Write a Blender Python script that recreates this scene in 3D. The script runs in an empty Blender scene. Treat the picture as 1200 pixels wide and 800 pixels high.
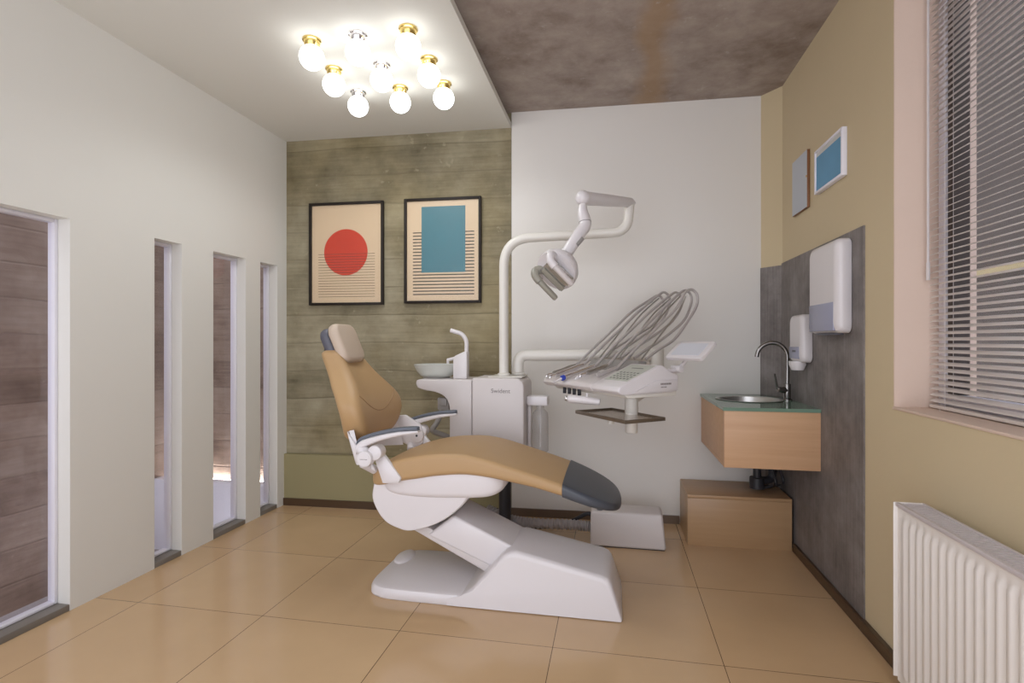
import bpy, bmesh, math, random
from mathutils import Vector, Matrix
random.seed(7)
SC = bpy.context.scene
COL = SC.collection
PI = math.pi

# ------------------------------------------------------------------ materials
def new_mat(name):
    m = bpy.data.materials.new(name); m.use_nodes = True
    nt = m.node_tree
    return m, nt, nt.nodes['Principled BSDF']

def srgb(r, g, b):
    f = lambda c: (c/255/12.92) if c/255 <= .04045 else ((c/255+.055)/1.055)**2.4
    return (f(r), f(g), f(b), 1)

def plain(name, col, rough=.5, metal=0, spec=.5, noise=.03, nscale=6, bump=0, bscale=200, coat=0):
    """solid colour with a slight procedural mottling and optional fine bump"""
    m, nt, b = new_mat(name)
    L = nt.links
    tc = nt.nodes.new('ShaderNodeTexCoord')
    n = nt.nodes.new('ShaderNodeTexNoise'); n.inputs['Scale'].default_value = nscale; n.inputs['Detail'].default_value = 4
    L.new(tc.outputs['Object'], n.inputs['Vector'])
    mx = nt.nodes.new('ShaderNodeMix'); mx.data_type = 'RGBA'
    c = col
    mx.inputs[6].default_value = (c[0]*(1-noise), c[1]*(1-noise), c[2]*(1-noise), 1)
    mx.inputs[7].default_value = (min(1, c[0]*(1+noise)), min(1, c[1]*(1+noise)), min(1, c[2]*(1+noise)), 1)
    L.new(n.outputs['Fac'], mx.inputs[0]); L.new(mx.outputs[2], b.inputs['Base Color'])
    b.inputs['Roughness'].default_value = rough; b.inputs['Metallic'].default_value = metal
    b.inputs['Specular IOR Level'].default_value = spec
    b.inputs['Coat Weight'].default_value = coat
    if bump:
        n2 = nt.nodes.new('ShaderNodeTexNoise'); n2.inputs['Scale'].default_value = bscale; n2.inputs['Detail'].default_value = 3
        L.new(tc.outputs['Object'], n2.inputs['Vector'])
        bp = nt.nodes.new('ShaderNodeBump'); bp.inputs['Strength'].default_value = bump; bp.inputs['Distance'].default_value = .003
        L.new(n2.outputs['Fac'], bp.inputs['Height']); L.new(bp.outputs['Normal'], b.inputs['Normal'])
    return m

def glassy(name, col=(1, 1, 1, 1), rough=.02, alpha=.12, tint=None):
    """thin glass: mostly see-through with a glossy sheen"""
    m, nt, b = new_mat(name)
    nt.nodes.remove(b)
    out = nt.nodes['Material Output']
    tr = nt.nodes.new('ShaderNodeBsdfTransparent'); tr.inputs['Color'].default_value = col
    gl = nt.nodes.new('ShaderNodeBsdfGlossy'); gl.inputs['Roughness'].default_value = rough
    lw = nt.nodes.new('ShaderNodeLayerWeight'); lw.inputs['Blend'].default_value = .5
    fr = nt.nodes.new('ShaderNodeMath'); fr.operation = 'POWER'; fr.inputs[1].default_value = 5
    nt.links.new(lw.outputs['Facing'], fr.inputs[0])
    ma = nt.nodes.new('ShaderNodeMath'); ma.operation = 'MULTIPLY_ADD'; ma.inputs[1].default_value = .9; ma.inputs[2].default_value = .025 + alpha*.1
    mx = nt.nodes.new('ShaderNodeMixShader')
    L = nt.links
    L.new(fr.outputs[0], ma.inputs[0]); L.new(ma.outputs[0], mx.inputs[0])
    L.new(tr.outputs[0], mx.inputs[1]); L.new(gl.outputs[0], mx.inputs[2])
    if tint:
        df = nt.nodes.new('ShaderNodeBsdfDiffuse'); df.inputs['Color'].default_value = tint
        m2 = nt.nodes.new('ShaderNodeMixShader'); m2.inputs[0].default_value = alpha
        L.new(mx.outputs[0], m2.inputs[1]); L.new(df.outputs[0], m2.inputs[2]); L.new(m2.outputs[0], out.inputs[0])
    else:
        L.new(mx.outputs[0], out.inputs[0])
    return m

def emit(name, col, strength):
    m, nt, b = new_mat(name)
    b.inputs['Base Color'].default_value = (.9, .9, .88, 1)
    b.inputs['Emission Color'].default_value = col
    b.inputs['Emission Strength'].default_value = strength
    return m

def ramp(nt, stops):
    r = nt.nodes.new('ShaderNodeValToRGB'); e = r.color_ramp.elements
    while len(e) < len(stops): e.new(.5)
    for i, (p, c) in enumerate(stops): e[i].position = p; e[i].color = c
    return r

def board_concrete(name, dark, mid, light, axes='xz', plank=.17, warm=None, seam=.55):
    """board-formed concrete: horizontal plank courses, each with its own tone, grain along the board, pits and seams"""
    m, nt, b = new_mat(name); L = nt.links; N = nt.nodes.new
    tc = N('ShaderNodeTexCoord'); sep = N('ShaderNodeSeparateXYZ'); L.new(tc.outputs['Object'], sep.inputs[0])
    h = sep.outputs['X'] if axes == 'xz' else sep.outputs['Y']
    z = sep.outputs['Z']
    def math_(op, a, v=None, bb=None):
        n = N('ShaderNodeMath'); n.operation = op
        if isinstance(a, (int, float)): n.inputs[0].default_value = a
        else: L.new(a, n.inputs[0])
        if v is not None:
            if isinstance(v, (int, float)): n.inputs[1].default_value = v
            else: L.new(v, n.inputs[1])
        return n.outputs[0]
    wob = N('ShaderNodeTexNoise'); wob.inputs['Scale'].default_value = 1.3; L.new(tc.outputs['Object'], wob.inputs['Vector'])
    zz = math_('ADD', math_('DIVIDE', z, plank), math_('MULTIPLY', wob.outputs['Fac'], .25))
    row = math_('FLOOR', zz); fr = math_('FRACT', zz)
    wn = N('ShaderNodeTexWhiteNoise'); wn.noise_dimensions = '1D'; L.new(row, wn.inputs['W'])
    # seams between boards
    d = math_('ABSOLUTE', math_('SUBTRACT', fr, .5))
    sm = N('ShaderNodeMapRange'); sm.inputs[1].default_value = .455; sm.inputs[2].default_value = .5; L.new(d, sm.inputs[0])
    # grain
    cv = N('ShaderNodeCombineXYZ'); L.new(math_('MULTIPLY', h, 1.6), cv.inputs[0]); L.new(math_('MULTIPLY', z, 26), cv.inputs[2]); L.new(math_('MULTIPLY', row, 3.1), cv.inputs[1])
    gr = N('ShaderNodeTexNoise'); gr.inputs['Scale'].default_value = 1.5; gr.inputs['Detail'].default_value = 6; gr.inputs['Roughness'].default_value = .65; L.new(cv.outputs[0], gr.inputs['Vector'])
    bl = N('ShaderNodeTexNoise'); bl.inputs['Scale'].default_value = 4.2; bl.inputs['Detail'].default_value = 8; bl.inputs['Roughness'].default_value = .6; L.new(tc.outputs['Object'], bl.inputs['Vector'])
    big = N('ShaderNodeTexNoise'); big.inputs['Scale'].default_value = 1.1; big.inputs['Detail'].default_value = 3; L.new(tc.outputs['Object'], big.inputs['Vector'])
    t = math_('ADD', math_('MULTIPLY', gr.outputs['Fac'], .30), math_('MULTIPLY', bl.outputs['Fac'], .66))
    t = math_('ADD', t, math_('MULTIPLY', wn.outputs['Value'], .12))
    r = ramp(nt, [(.3, dark), (.52, mid), (.78, light)]); L.new(t, r.inputs[0])
    col = r.outputs[0]
    if warm:
        mw = N('ShaderNodeMix'); mw.data_type = 'RGBA'; mw.blend_type = 'MULTIPLY'; mw.inputs[7].default_value = warm
        rr = ramp(nt, [(.45, (0, 0, 0, 1)), (.65, (1, 1, 1, 1))]); L.new(big.outputs['Fac'], rr.inputs[0]); L.new(rr.outputs[0], mw.inputs[0])
        L.new(col, mw.inputs[6]); col = mw.outputs[2]
    ms = N('ShaderNodeMix'); ms.data_type = 'RGBA'; ms.inputs[7].default_value = dark
    brk = N('ShaderNodeMapRange'); brk.inputs[1].default_value = .4; brk.inputs[2].default_value = .62; L.new(bl.outputs['Fac'], brk.inputs[0])
    L.new(math_('MULTIPLY', math_('MULTIPLY', sm.outputs[0], seam), brk.outputs[0]), ms.inputs[0]); L.new(col, ms.inputs[6])
    # pale efflorescence flecks
    fl = N('ShaderNodeTexNoise'); fl.inputs['Scale'].default_value = 17; fl.inputs['Detail'].default_value = 5; L.new(tc.outputs['Object'], fl.inputs['Vector'])
    fr2 = ramp(nt, [(.66, (0, 0, 0, 1)), (.74, (1, 1, 1, 1))]); L.new(fl.outputs['Fac'], fr2.inputs[0])
    mf = N('ShaderNodeMix'); mf.data_type = 'RGBA'; mf.inputs[7].default_value = light
    L.new(math_('MULTIPLY', fr2.outputs[0], .5), mf.inputs[0]); L.new(ms.outputs[2], mf.inputs[6])
    L.new(mf.outputs[2], b.inputs['Base Color'])
    b.inputs['Roughness'].default_value = .85
    hh = math_('SUBTRACT', t, math_('MULTIPLY', sm.outputs[0], .6))
    bp = N('ShaderNodeBump'); bp.inputs['Strength'].default_value = .6; bp.inputs['Distance'].default_value = .008
    L.new(hh, bp.inputs['Height']); L.new(bp.outputs['Normal'], b.inputs['Normal'])
    return m

def slab_concrete(name):
    """raw slab soffit: grey-brown mottling, a rust-coloured band, white lime flecks"""
    m, nt, b = new_mat(name); L = nt.links; N = nt.nodes.new
    tc = N('ShaderNodeTexCoord')
    n1 = N('ShaderNodeTexNoise'); n1.inputs['Scale'].default_value = 4.0; n1.inputs['Detail'].default_value = 12; n1.inputs['Roughness'].default_value = .68; n1.inputs['Distortion'].default_value = .12
    L.new(tc.outputs['Object'], n1.inputs['Vector'])
    r1 = ramp(nt, [(.3, srgb(128, 112, 102)), (.5, srgb(158, 144, 135)), (.72, srgb(180, 168, 158))]); L.new(n1.outputs['Fac'], r1.inputs[0])
    sep = N('ShaderNodeSeparateXYZ'); L.new(tc.outputs['Object'], sep.inputs[0])
    nw = N('ShaderNodeTexNoise'); nw.inputs['Scale'].default_value = 2.5; nw.inputs['Detail'].default_value = 6; L.new(tc.outputs['Object'], nw.inputs['Vector'])
    ad = N('ShaderNodeMath'); ad.operation = 'MULTIPLY_ADD'; ad.inputs[1].default_value = .3; L.new(nw.outputs['Fac'], ad.inputs[0]); L.new(sep.outputs['X'], ad.inputs[2])
    sb = N('ShaderNodeMath'); sb.operation = 'SUBTRACT'; sb.inputs[1].default_value = .36; L.new(ad.outputs[0], sb.inputs[0])
    ab = N('ShaderNodeMath'); ab.operation = 'ABSOLUTE'; L.new(sb.outputs[0], ab.inputs[0])
    mr = N('ShaderNodeMapRange'); mr.inputs[1].default_value = .12; mr.inputs[2].default_value = .03; L.new(ab.outputs[0], mr.inputs[0])
    m1 = N('ShaderNodeMix'); m1.data_type = 'RGBA'; m1.inputs[7].default_value = srgb(166, 134, 96)
    mm = N('ShaderNodeMath'); mm.operation = 'MULTIPLY'; mm.inputs[1].default_value = .6; L.new(mr.outputs[0], mm.inputs[0])
    L.new(mm.outputs[0], m1.inputs[0]); L.new(r1.outputs[0], m1.inputs[6])
    nf = N('ShaderNodeTexNoise'); nf.inputs['Scale'].default_value = 13; nf.inputs['Detail'].default_value = 7; nf.inputs['Roughness'].default_value = .7; L.new(tc.outputs['Object'], nf.inputs['Vector'])
    rf = ramp(nt, [(.61, (0, 0, 0, 1)), (.72, (1, 1, 1, 1))]); L.new(nf.outputs['Fac'], rf.inputs[0])
    m2 = N('ShaderNodeMix'); m2.data_type = 'RGBA'; m2.inputs[7].default_value = srgb(196, 188, 182)
    mm2 = N('ShaderNodeMath'); mm2.operation = 'MULTIPLY'; mm2.inputs[1].default_value = .55; L.new(rf.outputs[0], mm2.inputs[0])
    L.new(mm2.outputs[0], m2.inputs[0]); L.new(m1.outputs[2], m2.inputs[6])
    L.new(m2.outputs[2], b.inputs['Base Color']); b.inputs['Roughness'].default_value = .7
    bp = N('ShaderNodeBump'); bp.inputs['Strength'].default_value = .35; bp.inputs['Distance'].default_value = .006
    L.new(n1.outputs['Fac'], bp.inputs['Height']); L.new(bp.outputs['Normal'], b.inputs['Normal'])
    return m

def floor_tiles(name):
    m, nt, b = new_mat(name); L = nt.links; N = nt.nodes.new
    tc = N('ShaderNodeTexCoord')
    mp = N('ShaderNodeMapping'); mp.inputs['Location'].default_value = (-.379, -1.955, 0); L.new(tc.outputs['Object'], mp.inputs[0])
    br = N('ShaderNodeTexBrick'); br.offset = 0; br.squash = 1
    br.inputs['Scale'].default_value = 1; br.inputs['Brick Width'].default_value = .6; br.inputs['Row Height'].default_value = .6
    br.inputs['Mortar Size'].default_value = .0013; br.inputs['Mortar Smooth'].default_value = .1; br.inputs['Bias'].default_value = 0
    br.inputs['Color1'].default_value = srgb(198, 166, 128); br.inputs['Color2'].default_value = srgb(203, 172, 134); br.inputs['Mortar'].default_value = srgb(84, 66, 46)
    L.new(mp.outputs[0], br.inputs['Vector'])
    n = N('ShaderNodeTexNoise'); n.inputs['Scale'].default_value = 5; n.inputs['Detail'].default_value = 6; L.new(tc.outputs['Object'], n.inputs['Vector'])
    mx = N('ShaderNodeMix'); mx.data_type = 'RGBA'; mx.blend_type = 'MULTIPLY'; mx.inputs[0].default_value = .25
    rr = ramp(nt, [(.3, (.8, .8, .78, 1)), (.7, (1, 1, 1, 1))]); L.new(n.outputs['Fac'], rr.inputs[0])
    L.new(br.outputs['Color'], mx.inputs[6]); L.new(rr.outputs[0], mx.inputs[7]); L.new(mx.outputs[2], b.inputs['Base Color'])
    b.inputs['Roughness'].default_value = .15; b.inputs['Specular IOR Level'].default_value = .5
    bp = N('ShaderNodeBump'); bp.inputs['Strength'].default_value = .4; bp.inputs['Distance'].default_value = .001; bp.invert = True
    L.new(br.outputs['Fac'], bp.inputs['Height']); L.new(bp.outputs['Normal'], b.inputs['Normal'])
    return m

def wood(name, c1, c2, axis='X', rough=.45):
    m, nt, b = new_mat(name); L = nt.links; N = nt.nodes.new
    tc = N('ShaderNodeTexCoord'); mp = N('ShaderNodeMapping')
    s = {'X': (1.2, 14, 22), 'Y': (22, 1.2, 22), 'Z': (22, 22, 1.2)}[axis]
    mp.inputs['Scale'].default_value = s; L.new(tc.outputs['Object'], mp.inputs[0])
    n = N('ShaderNodeTexNoise'); n.inputs['Scale'].default_value = 1.6; n.inputs['Detail'].default_value = 7; n.inputs['Roughness'].default_value = .6; n.inputs['Distortion'].default_value = .4
    L.new(mp.outputs[0], n.inputs['Vector'])
    r = ramp(nt, [(.3, c1), (.7, c2)]); L.new(n.outputs['Fac'], r.inputs[0]); L.new(r.outputs[0], b.inputs['Base Color'])
    b.inputs['Roughness'].default_value = rough
    return m

def slate(name):
    m, nt, b = new_mat(name); L = nt.links; N = nt.nodes.new
    tc = N('ShaderNodeTexCoord')
    n = N('ShaderNodeTexNoise'); n.inputs['Scale'].default_value = 5; n.inputs['Detail'].default_value = 10; n.inputs['Roughness'].default_value = .7; L.new(tc.outputs['Object'], n.inputs['Vector'])
    mp = N('ShaderNodeMapping'); mp.inputs['Scale'].default_value = (60, 60, 2); mp.inputs['Rotation'].default_value = (.25, .2, 0); L.new(tc.outputs['Object'], mp.inputs[0])
    n2 = N('ShaderNodeTexNoise'); n2.inputs['Scale'].default_value = 1.3; n2.inputs['Detail'].default_value = 4; L.new(mp.outputs[0], n2.inputs['Vector'])
    a = N('ShaderNodeMath'); a.operation = 'MULTIPLY_ADD'; a.inputs[1].default_value = .35; L.new(n2.outputs['Fac'], a.inputs[0]); L.new(n.outputs['Fac'], a.inputs[2])
    r = ramp(nt, [(.45, srgb(92, 86, 84)), (.68, srgb(122, 115, 112)), (.95, srgb(150, 144, 141))]); L.new(a.outputs[0], r.inputs[0])
    L.new(r.outputs[0], b.inputs['Base Color']); b.inputs['Roughness'].default_value = .55
    return m

M = {}
M['paint_left'] = plain('painted plaster off white', srgb(226, 224, 218), .75, noise=.02, nscale=3, bump=.08, bscale=90)
M['paint_right'] = plain('painted plaster khaki', srgb(205, 188, 154), .75, noise=.03, nscale=3, bump=.25, bscale=55)
M['paint_olive'] = plain('painted plaster olive', srgb(150, 141, 104), .7, noise=.03, nscale=3, bump=.08, bscale=90)
M['paint_white'] = plain('painted plaster white', srgb(226, 222, 216), .6, noise=.015, nscale=3, bump=.05, bscale=90)
M['paint_reveal'] = plain('plaster tinted by salmon light', srgb(222, 200, 184), .7, noise=.03, nscale=5, bump=.2, bscale=60)
M['ceiling'] = plain('ceiling paint', srgb(222, 220, 212), .8, noise=.015, nscale=2, bump=.04, bscale=60)
M['floor'] = floor_tiles('glossy beige floor tile')
M['concrete'] = board_concrete('board formed concrete', srgb(92, 84, 64), srgb(136, 127, 103), srgb(172, 163, 138), warm=(.92, .86, .70, 1), seam=.3, plank=.19)
M['concrete_out'] = board_concrete('exterior board concrete', srgb(106, 88, 78), srgb(140, 120, 108), srgb(170, 152, 140), axes='yz', plank=.2, seam=.3)
M['concrete_out_x'] = board_concrete('exterior board concrete end', srgb(98, 80, 70), srgb(150, 130, 116), srgb(186, 168, 152), axes='xz', plank=.2)
M['slab'] = slab_concrete('slab concrete')
M['gravel'] = plain('grey screed', srgb(176, 168, 170), .9, noise=.2, nscale=14, bump=.6, bscale=60)
M['slate'] = slate('slate grey tile')
M['skirting'] = plain('dark brown skirting', srgb(78, 58, 40), .35, noise=.1)
M['skirting_tile'] = plain('brown grey skirting', srgb(112, 94, 78), .35, noise=.1)
M['frame_white'] = plain('white lacquered frame', srgb(232, 230, 238), .35, noise=.01)
M['sill_grey'] = plain('grey sill metal', srgb(128, 122, 116), .45, noise=.08)
M['glass'] = glassy('window glass', (.98, .98, 1, 1), .01, .02)
M['white'] = plain('white enamel', srgb(220, 215, 216), .28, noise=.008, coat=.2)
M['white_satin'] = plain('white satin plastic', srgb(208, 201, 199), .4, noise=.01)
M['cream'] = plain('cream enamel tube', srgb(224, 220, 212), .3, noise=.01)
M['tan'] = plain('tan upholstery', srgb(180, 147, 105), .48, noise=.03, nscale=8, bump=.1, bscale=320)
M['tan_seam'] = plain('tan seam', srgb(160, 127, 88), .55, noise=.03)
M['pinkbeige'] = plain('pale beige upholstery', srgb(196, 178, 160), .45, noise=.02, nscale=8, bump=.1, bscale=320)
M['navy'] = plain('dark slate foot cover', srgb(70, 74, 82), .4, noise=.05, nscale=9, bump=.08, bscale=260)
M['grey_pad'] = plain('grey armrest pad', srgb(96, 102, 112), .5, noise=.04)
M['dark'] = plain('dark plastic', srgb(44, 44, 50), .45, noise=.06)
M['dark_shell'] = plain('dark slate shell', srgb(86, 86, 96), .42, noise=.05)
M['mid_grey'] = plain('mid grey plastic', srgb(150, 146, 142), .4, noise=.03)
M['lamp_grey'] = plain('warm grey plastic', srgb(150, 146, 134), .35, noise=.03)
M['reflector'] = plain('reflector silver', srgb(196, 194, 190), .22, metal=.7, noise=.02)
M['chrome'] = plain('chrome', (.82, .8, .82, 1), .12, metal=1, noise=.02)
M['steel'] = plain('brushed steel', (.55, .54, .52, 1), .28, metal=1, noise=.08, nscale=30)
M['hose'] = plain('silver grey hose', srgb(196, 190, 188), .3, metal=.45, noise=.05)
M['tap_steel'] = plain('dark brushed nickel', (.30, .285, .27, 1), .25, metal=1, noise=.06)
M['brass'] = plain('polished brass', (.83, .62, .22, 1), .22, metal=1, noise=.03)
M['blue'] = plain('blue ring', srgb(52, 72, 176), .35, noise=.03)
M['keypad'] = plain('grey green membrane', srgb(188, 190, 180), .45, noise=.02)
M['key'] = plain('dark key print', srgb(108, 110, 104), .5, noise=.05)
M['print_grey'] = plain('grey lettering', srgb(126, 118, 116), .5, noise=.02)
M['xray'] = plain('pale blue viewer panel', srgb(206, 208, 216), .3, noise=.01)
M['bowl'] = glassy('frosted bowl glass', (.97, .98, .97, 1), .12, .5, tint=srgb(226, 228, 224))
M['bottle'] = glassy('clear bottle', (.93, .93, .93, 1), .05, .22, tint=srgb(206, 202, 200))
M['tray'] = plain('bronze grey tray', srgb(120, 108, 94), .3, metal=.6, noise=.05)
M['tray_steel'] = plain('pale satin steel', srgb(206, 198, 190), .22, metal=.85, noise=.03)
M['globe'] = emit('opal globe lit', (.97, .99, 1, 1), 3.5)
M['black_frame'] = plain('black brown wood frame', srgb(38, 31, 26), .5, spec=.25, noise=.1)
M['glass_mat'] = glassy('matt poster glass', (1, .985, .96, 1), .3, 0)
M['paper'] = plain('cream paper', srgb(214, 194, 168), .7, noise=.015)
M['red'] = plain('red ink', srgb(198, 56, 30), .7, noise=.04, nscale=60)
M['ink'] = plain('black ink', srgb(52, 46, 44), .7, noise=.05)
M['teal'] = plain('teal ink', srgb(54, 118, 138), .7, noise=.08, nscale=20)
M['oak'] = wood('oak laminate', srgb(200, 158, 120), srgb(211, 171, 133), 'X')
M['oak_box'] = wood('tan laminate', srgb(170, 136, 100), srgb(176, 143, 106), 'X', .35)
M['green_glass'] = plain('green glass edge', srgb(112, 140, 122), .1, noise=.02)
M['radiator'] = plain('radiator enamel', srgb(232, 226, 220), .4, noise=.01)
M['rad_grille'] = plain('radiator grille', srgb(206, 198, 200), .45, noise=.02)
M['blind'] = plain('aluminium slat', srgb(220, 210, 203), .42, noise=.02)
M['disp_window'] = plain('translucent blue grey plastic', srgb(160, 162, 184), .25, noise=.03)
M['cert_blue'] = plain('blue certificate', srgb(98, 154, 190), .6, noise=.15, nscale=5)
M['cert_pale'] = plain('pale certificate paper', srgb(190, 196, 204), .6, noise=.03)
M['cert_head'] = plain('silver header', srgb(206, 204, 200), .5, noise=.08)
M['wood_edge'] = wood('brown wood edge', srgb(110, 74, 50), srgb(140, 98, 66), 'Z')
M['grey_pipe'] = plain('grey corrugated plastic', srgb(158, 152, 152), .45, noise=.06)
M['mould_frame'] = plain('dark window frame', srgb(74, 66, 62), .5, noise=.05)
M['outside_wall'] = plain('outside rendered wall', srgb(62, 54, 48), .9, noise=.25, nscale=2)
M['outside_yellow'] = plain('outside ochre band', srgb(140, 126, 92), .9, noise=.08, nscale=4)
M['led'] = emit('warm white strip', (1, .98, .92, 1), 22)

# ------------------------------------------------------------------ mesh helpers
class MB:
    """collects shapes; build() links them as ONE mesh object"""
    def __init__(s): s.bm = bmesh.new()
    def _tag(s, faces, mi):
        for f in faces: f.material_index = mi
    def box(s, x0, x1, y0, y1, z0, z1, bev=0, seg=2, mi=0):
        t = bmesh.new()
        r = bmesh.ops.create_cube(t, size=1)
        for v in t.verts:
            v.co = Vector(((x0+x1)/2 + v.co.x*(x1-x0), (y0+y1)/2 + v.co.y*(y1-y0), (z0+z1)/2 + v.co.z*(z1-z0)))
        if bev: bmesh.ops.bevel(t, geom=t.edges[:], offset=bev, segments=seg, affect='EDGES', profile=.5)
        return s.merge(t, mi)
    def merge(s, t, mi=0, mat=None):
        if mat is not None: bmesh.ops.transform(t, matrix=mat, verts=t.verts[:])
        t.normal_update()
        vm = {}
        for v in t.verts: vm[v] = s.bm.verts.new(v.co)
        for f in t.faces:
            try:
                nf = s.bm.faces.new([vm[v] for v in f.verts]); nf.material_index = mi
            except ValueError: pass
        t.free(); return s
    def prism(s, poly, fn, d0, d1, bev=0, seg=2, mi=0):
        """polygon of (a,b) extruded from d0 to d1; fn(a,b,d) -> point"""
        t = bmesh.new()
        A = [t.verts.new(fn(a, b, d0)) for a, b in poly]; B = [t.verts.new(fn(a, b, d1)) for a, b in poly]
        t.faces.new(A); t.faces.new(B[::-1])
        n = len(poly)
        for i in range(n): t.faces.new([A[i], B[i], B[(i+1) % n], A[(i+1) % n]][::-1])
        bmesh.ops.recalc_face_normals(t, faces=t.faces[:])
        if bev: bmesh.ops.bevel(t, geom=t.edges[:], offset=bev, segments=seg, affect='EDGES', profile=.5)
        return s.merge(t, mi)
    def loft(s, rings, cap=True, mi=0, closed=False):
        t = bmesh.new()
        R = [[t.verts.new(p) for p in r] for r in rings]
        n = len(R[0]); m = len(R)
        for i in range(m if closed else m-1):
            a, b = R[i], R[(i+1) % m]
            for j in range(n): t.faces.new([a[j], a[(j+1) % n], b[(j+1) % n], b[j]])
        if cap and not closed: t.faces.new(R[0][::-1]); t.faces.new(R[-1])
        bmesh.ops.recalc_face_normals(t, faces=t.faces[:])
        return s.merge(t, mi)
    def tube(s, pts, rad, n=14, cap=True, mi=0, closed=False):
        """tube along points; rad a number or list"""
        P = [Vector(p) for p in pts]
        m = len(P); rad = rad if isinstance(rad, (list, tuple)) else [rad]*m
        T = []
        for i in range(m):
            a = P[(i-1) % m] if (closed or i > 0) else P[i]; b = P[(i+1) % m] if (closed or i < m-1) else P[i]
            T.append((b-a).normalized())
        up = Vector((0, 0, 1)) if abs(T[0].z) < .9 else Vector((0, 1, 0))
        u = T[0].cross(up).normalized(); rings = []
        for i in range(m):
            u = (u - T[i]*u.dot(T[i])).normalized(); w = T[i].cross(u)
            rings.append([P[i] + (u*math.cos(2*PI*k/n) + w*math.sin(2*PI*k/n))*rad[i] for k in range(n)])
        return s.loft(rings, cap, mi, closed)
    def cyl(s, a, b, r0, r1=None, n=24, bev=0, mi=0):
        a, b = Vector(a), Vector(b); r1 = r0 if r1 is None else r1
        if bev:
            d = (b-a).normalized()
            return s.tube([a, a+d*bev*.3, a+d*bev, b-d*bev, b-d*bev*.3, b], [r0-bev, r0-bev*.3, r0, r1, r1-bev*.3, r1-bev], n, True, mi)
        return s.tube([a, b], [r0, r1], n, True, mi)
    def lathe(s, prof, origin, axis=(0, 0, 1), n=32, cap=True, mi=0):
        """profile of (radius, height) about an axis"""
        O = Vector(origin); ax = Vector(axis).normalized()
        u = ax.orthogonal().normalized(); w = ax.cross(u)
        rings = [[O + ax*h + (u*math.cos(2*PI*k/n) + w*math.sin(2*PI*k/n))*max(r, 1e-4) for k in range(n)] for r, h in prof]
        return s.loft(rings, cap, mi)
    def sphere(s, c, r, mi=0, sc=(1, 1, 1), n=28):
        t = bmesh.new(); bmesh.ops.create_uvsphere(t, u_segments=n, v_segments=n//2, radius=r)
        for v in t.verts: v.co = Vector((v.co.x*sc[0]+c[0], v.co.y*sc[1]+c[1], v.co.z*sc[2]+c[2]))
        return s.merge(t, mi)
    def quad(s, pts, mi=0):
        f = s.bm.faces.new([s.bm.verts.new(p) for p in pts]); f.material_index = mi; return s
    def build(s, name, mats, parent=None, ang=35):
        me = bpy.data.meshes.new(name)
        s.bm.normal_update()
        for f in s.bm.faces: f.smooth = True
        c = math.radians(ang)
        for e in s.bm.edges:
            if len(e.link_faces) == 2 and e.calc_face_angle(0) > c: e.smooth = False
        s.bm.to_mesh(me); s.bm.free()
        for m in (mats if isinstance(mats, (list, tuple)) else [mats]): me.materials.append(M[m] if isinstance(m, str) else m)
        o = bpy.data.objects.new(name, me); COL.objects.link(o)
        if parent:
            o.parent = parent
            o.matrix_parent_inverse = Matrix.Translation(parent.location).inverted()
        return o

def thing(name, loc, label, cat, group=None):
    o = bpy.data.objects.new(name, None); COL.objects.link(o)
    o.location = loc; o.empty_display_size = .1
    return tag(o, label, cat, group)
def tag(o, label, cat, group=None):
    o['label'] = label; o['category'] = cat
    if group: o['group'] = group
    return o
def struct(o, label=None, cat=None):
    o['kind'] = 'structure'
    if label: o['label'] = label
    if cat: o['category'] = cat
    return o
def part(o, label): o['label'] = label; return o

def interp(tab, n):
    """Catmull-Rom resample of a table of tuples to n rows (uniform in index)"""
    out = []; m = len(tab)
    for i in range(n):
        t = i*(m-1)/(n-1); k = min(int(t), m-2); f = t-k
        p0 = tab[max(k-1, 0)]; p1 = tab[k]; p2 = tab[k+1]; p3 = tab[min(k+2, m-1)]
        out.append(tuple(.5*((2*b)+(-a+c)*f+(2*a-5*b+4*c-d)*f*f+(-a+3*b-3*c+d)*f**3) for a, b, c, d in zip(p0, p1, p2, p3)))
    return out

def rrect(hw, hh, r, k=5, e=0):
    """rounded rectangle loop centred on 0: list of (a,b)"""
    r = min(r, hw*.98, hh*.98); o = []
    for cx, cy, a0 in ((hw-r, hh-r, 0), (-hw+r, hh-r, 90), (-hw+r, -hh+r, 180), (hw-r, -hh+r, 270)):
        for i in range(k+1):
            a = math.radians(a0+90*i/k); o.append((cx+r*math.cos(a), cy+r*math.sin(a)))
        if a0 == 0:
            for i in range(1, e+1): o.append(((hw-r)*(1-2*i/(e+1)), hh))
    return o

def arc_pts(c, r, a0, a1, n, u, w):
    c, u, w = Vector(c), Vector(u), Vector(w)
    return [c + (u*math.cos(math.radians(a0+(a1-a0)*i/n)) + w*math.sin(math.radians(a0+(a1-a0)*i/n)))*r for i in range(n+1)]

def bend(pts, r, n=6):
    """polyline with rounded corners"""
    P = [Vector(p) for p in pts]; out = [P[0]]
    for i in range(1, len(P)-1):
        a, b, c = P[i-1], P[i], P[i+1]
        d1 = (a-b).normalized(); d2 = (c-b).normalized()
        rr = min(r, (a-b).length*.49, (c-b).length*.49)
        s, e = b+d1*rr, b+d2*rr
        for k in range(n+1):
            t = k/n; out.append(s*(1-t)**2 + b*2*t*(1-t) + e*t*t)
    out.append(P[-1]); return out

def spline(pts, n):
    return [Vector(p) for p in interp([tuple(p) for p in pts], n)]

# ------------------------------------------------------------------ setting
XL, XR, ZC, ZCC = -2.242, .968, 2.523, 2.62
yb = lambda x: 3.425 + .0363*x            # back wall line (very slightly out of square)
XS = -.656                                # where the lowered ceiling and the concrete stop
YR = .05                                 # room left open here, just ahead of the camera, so world light fills it

m = MB(); m.box(XL-.12, XR+.3, YR, 3.62, -.1, 0); struct(m.build('floor', 'floor'))
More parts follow.
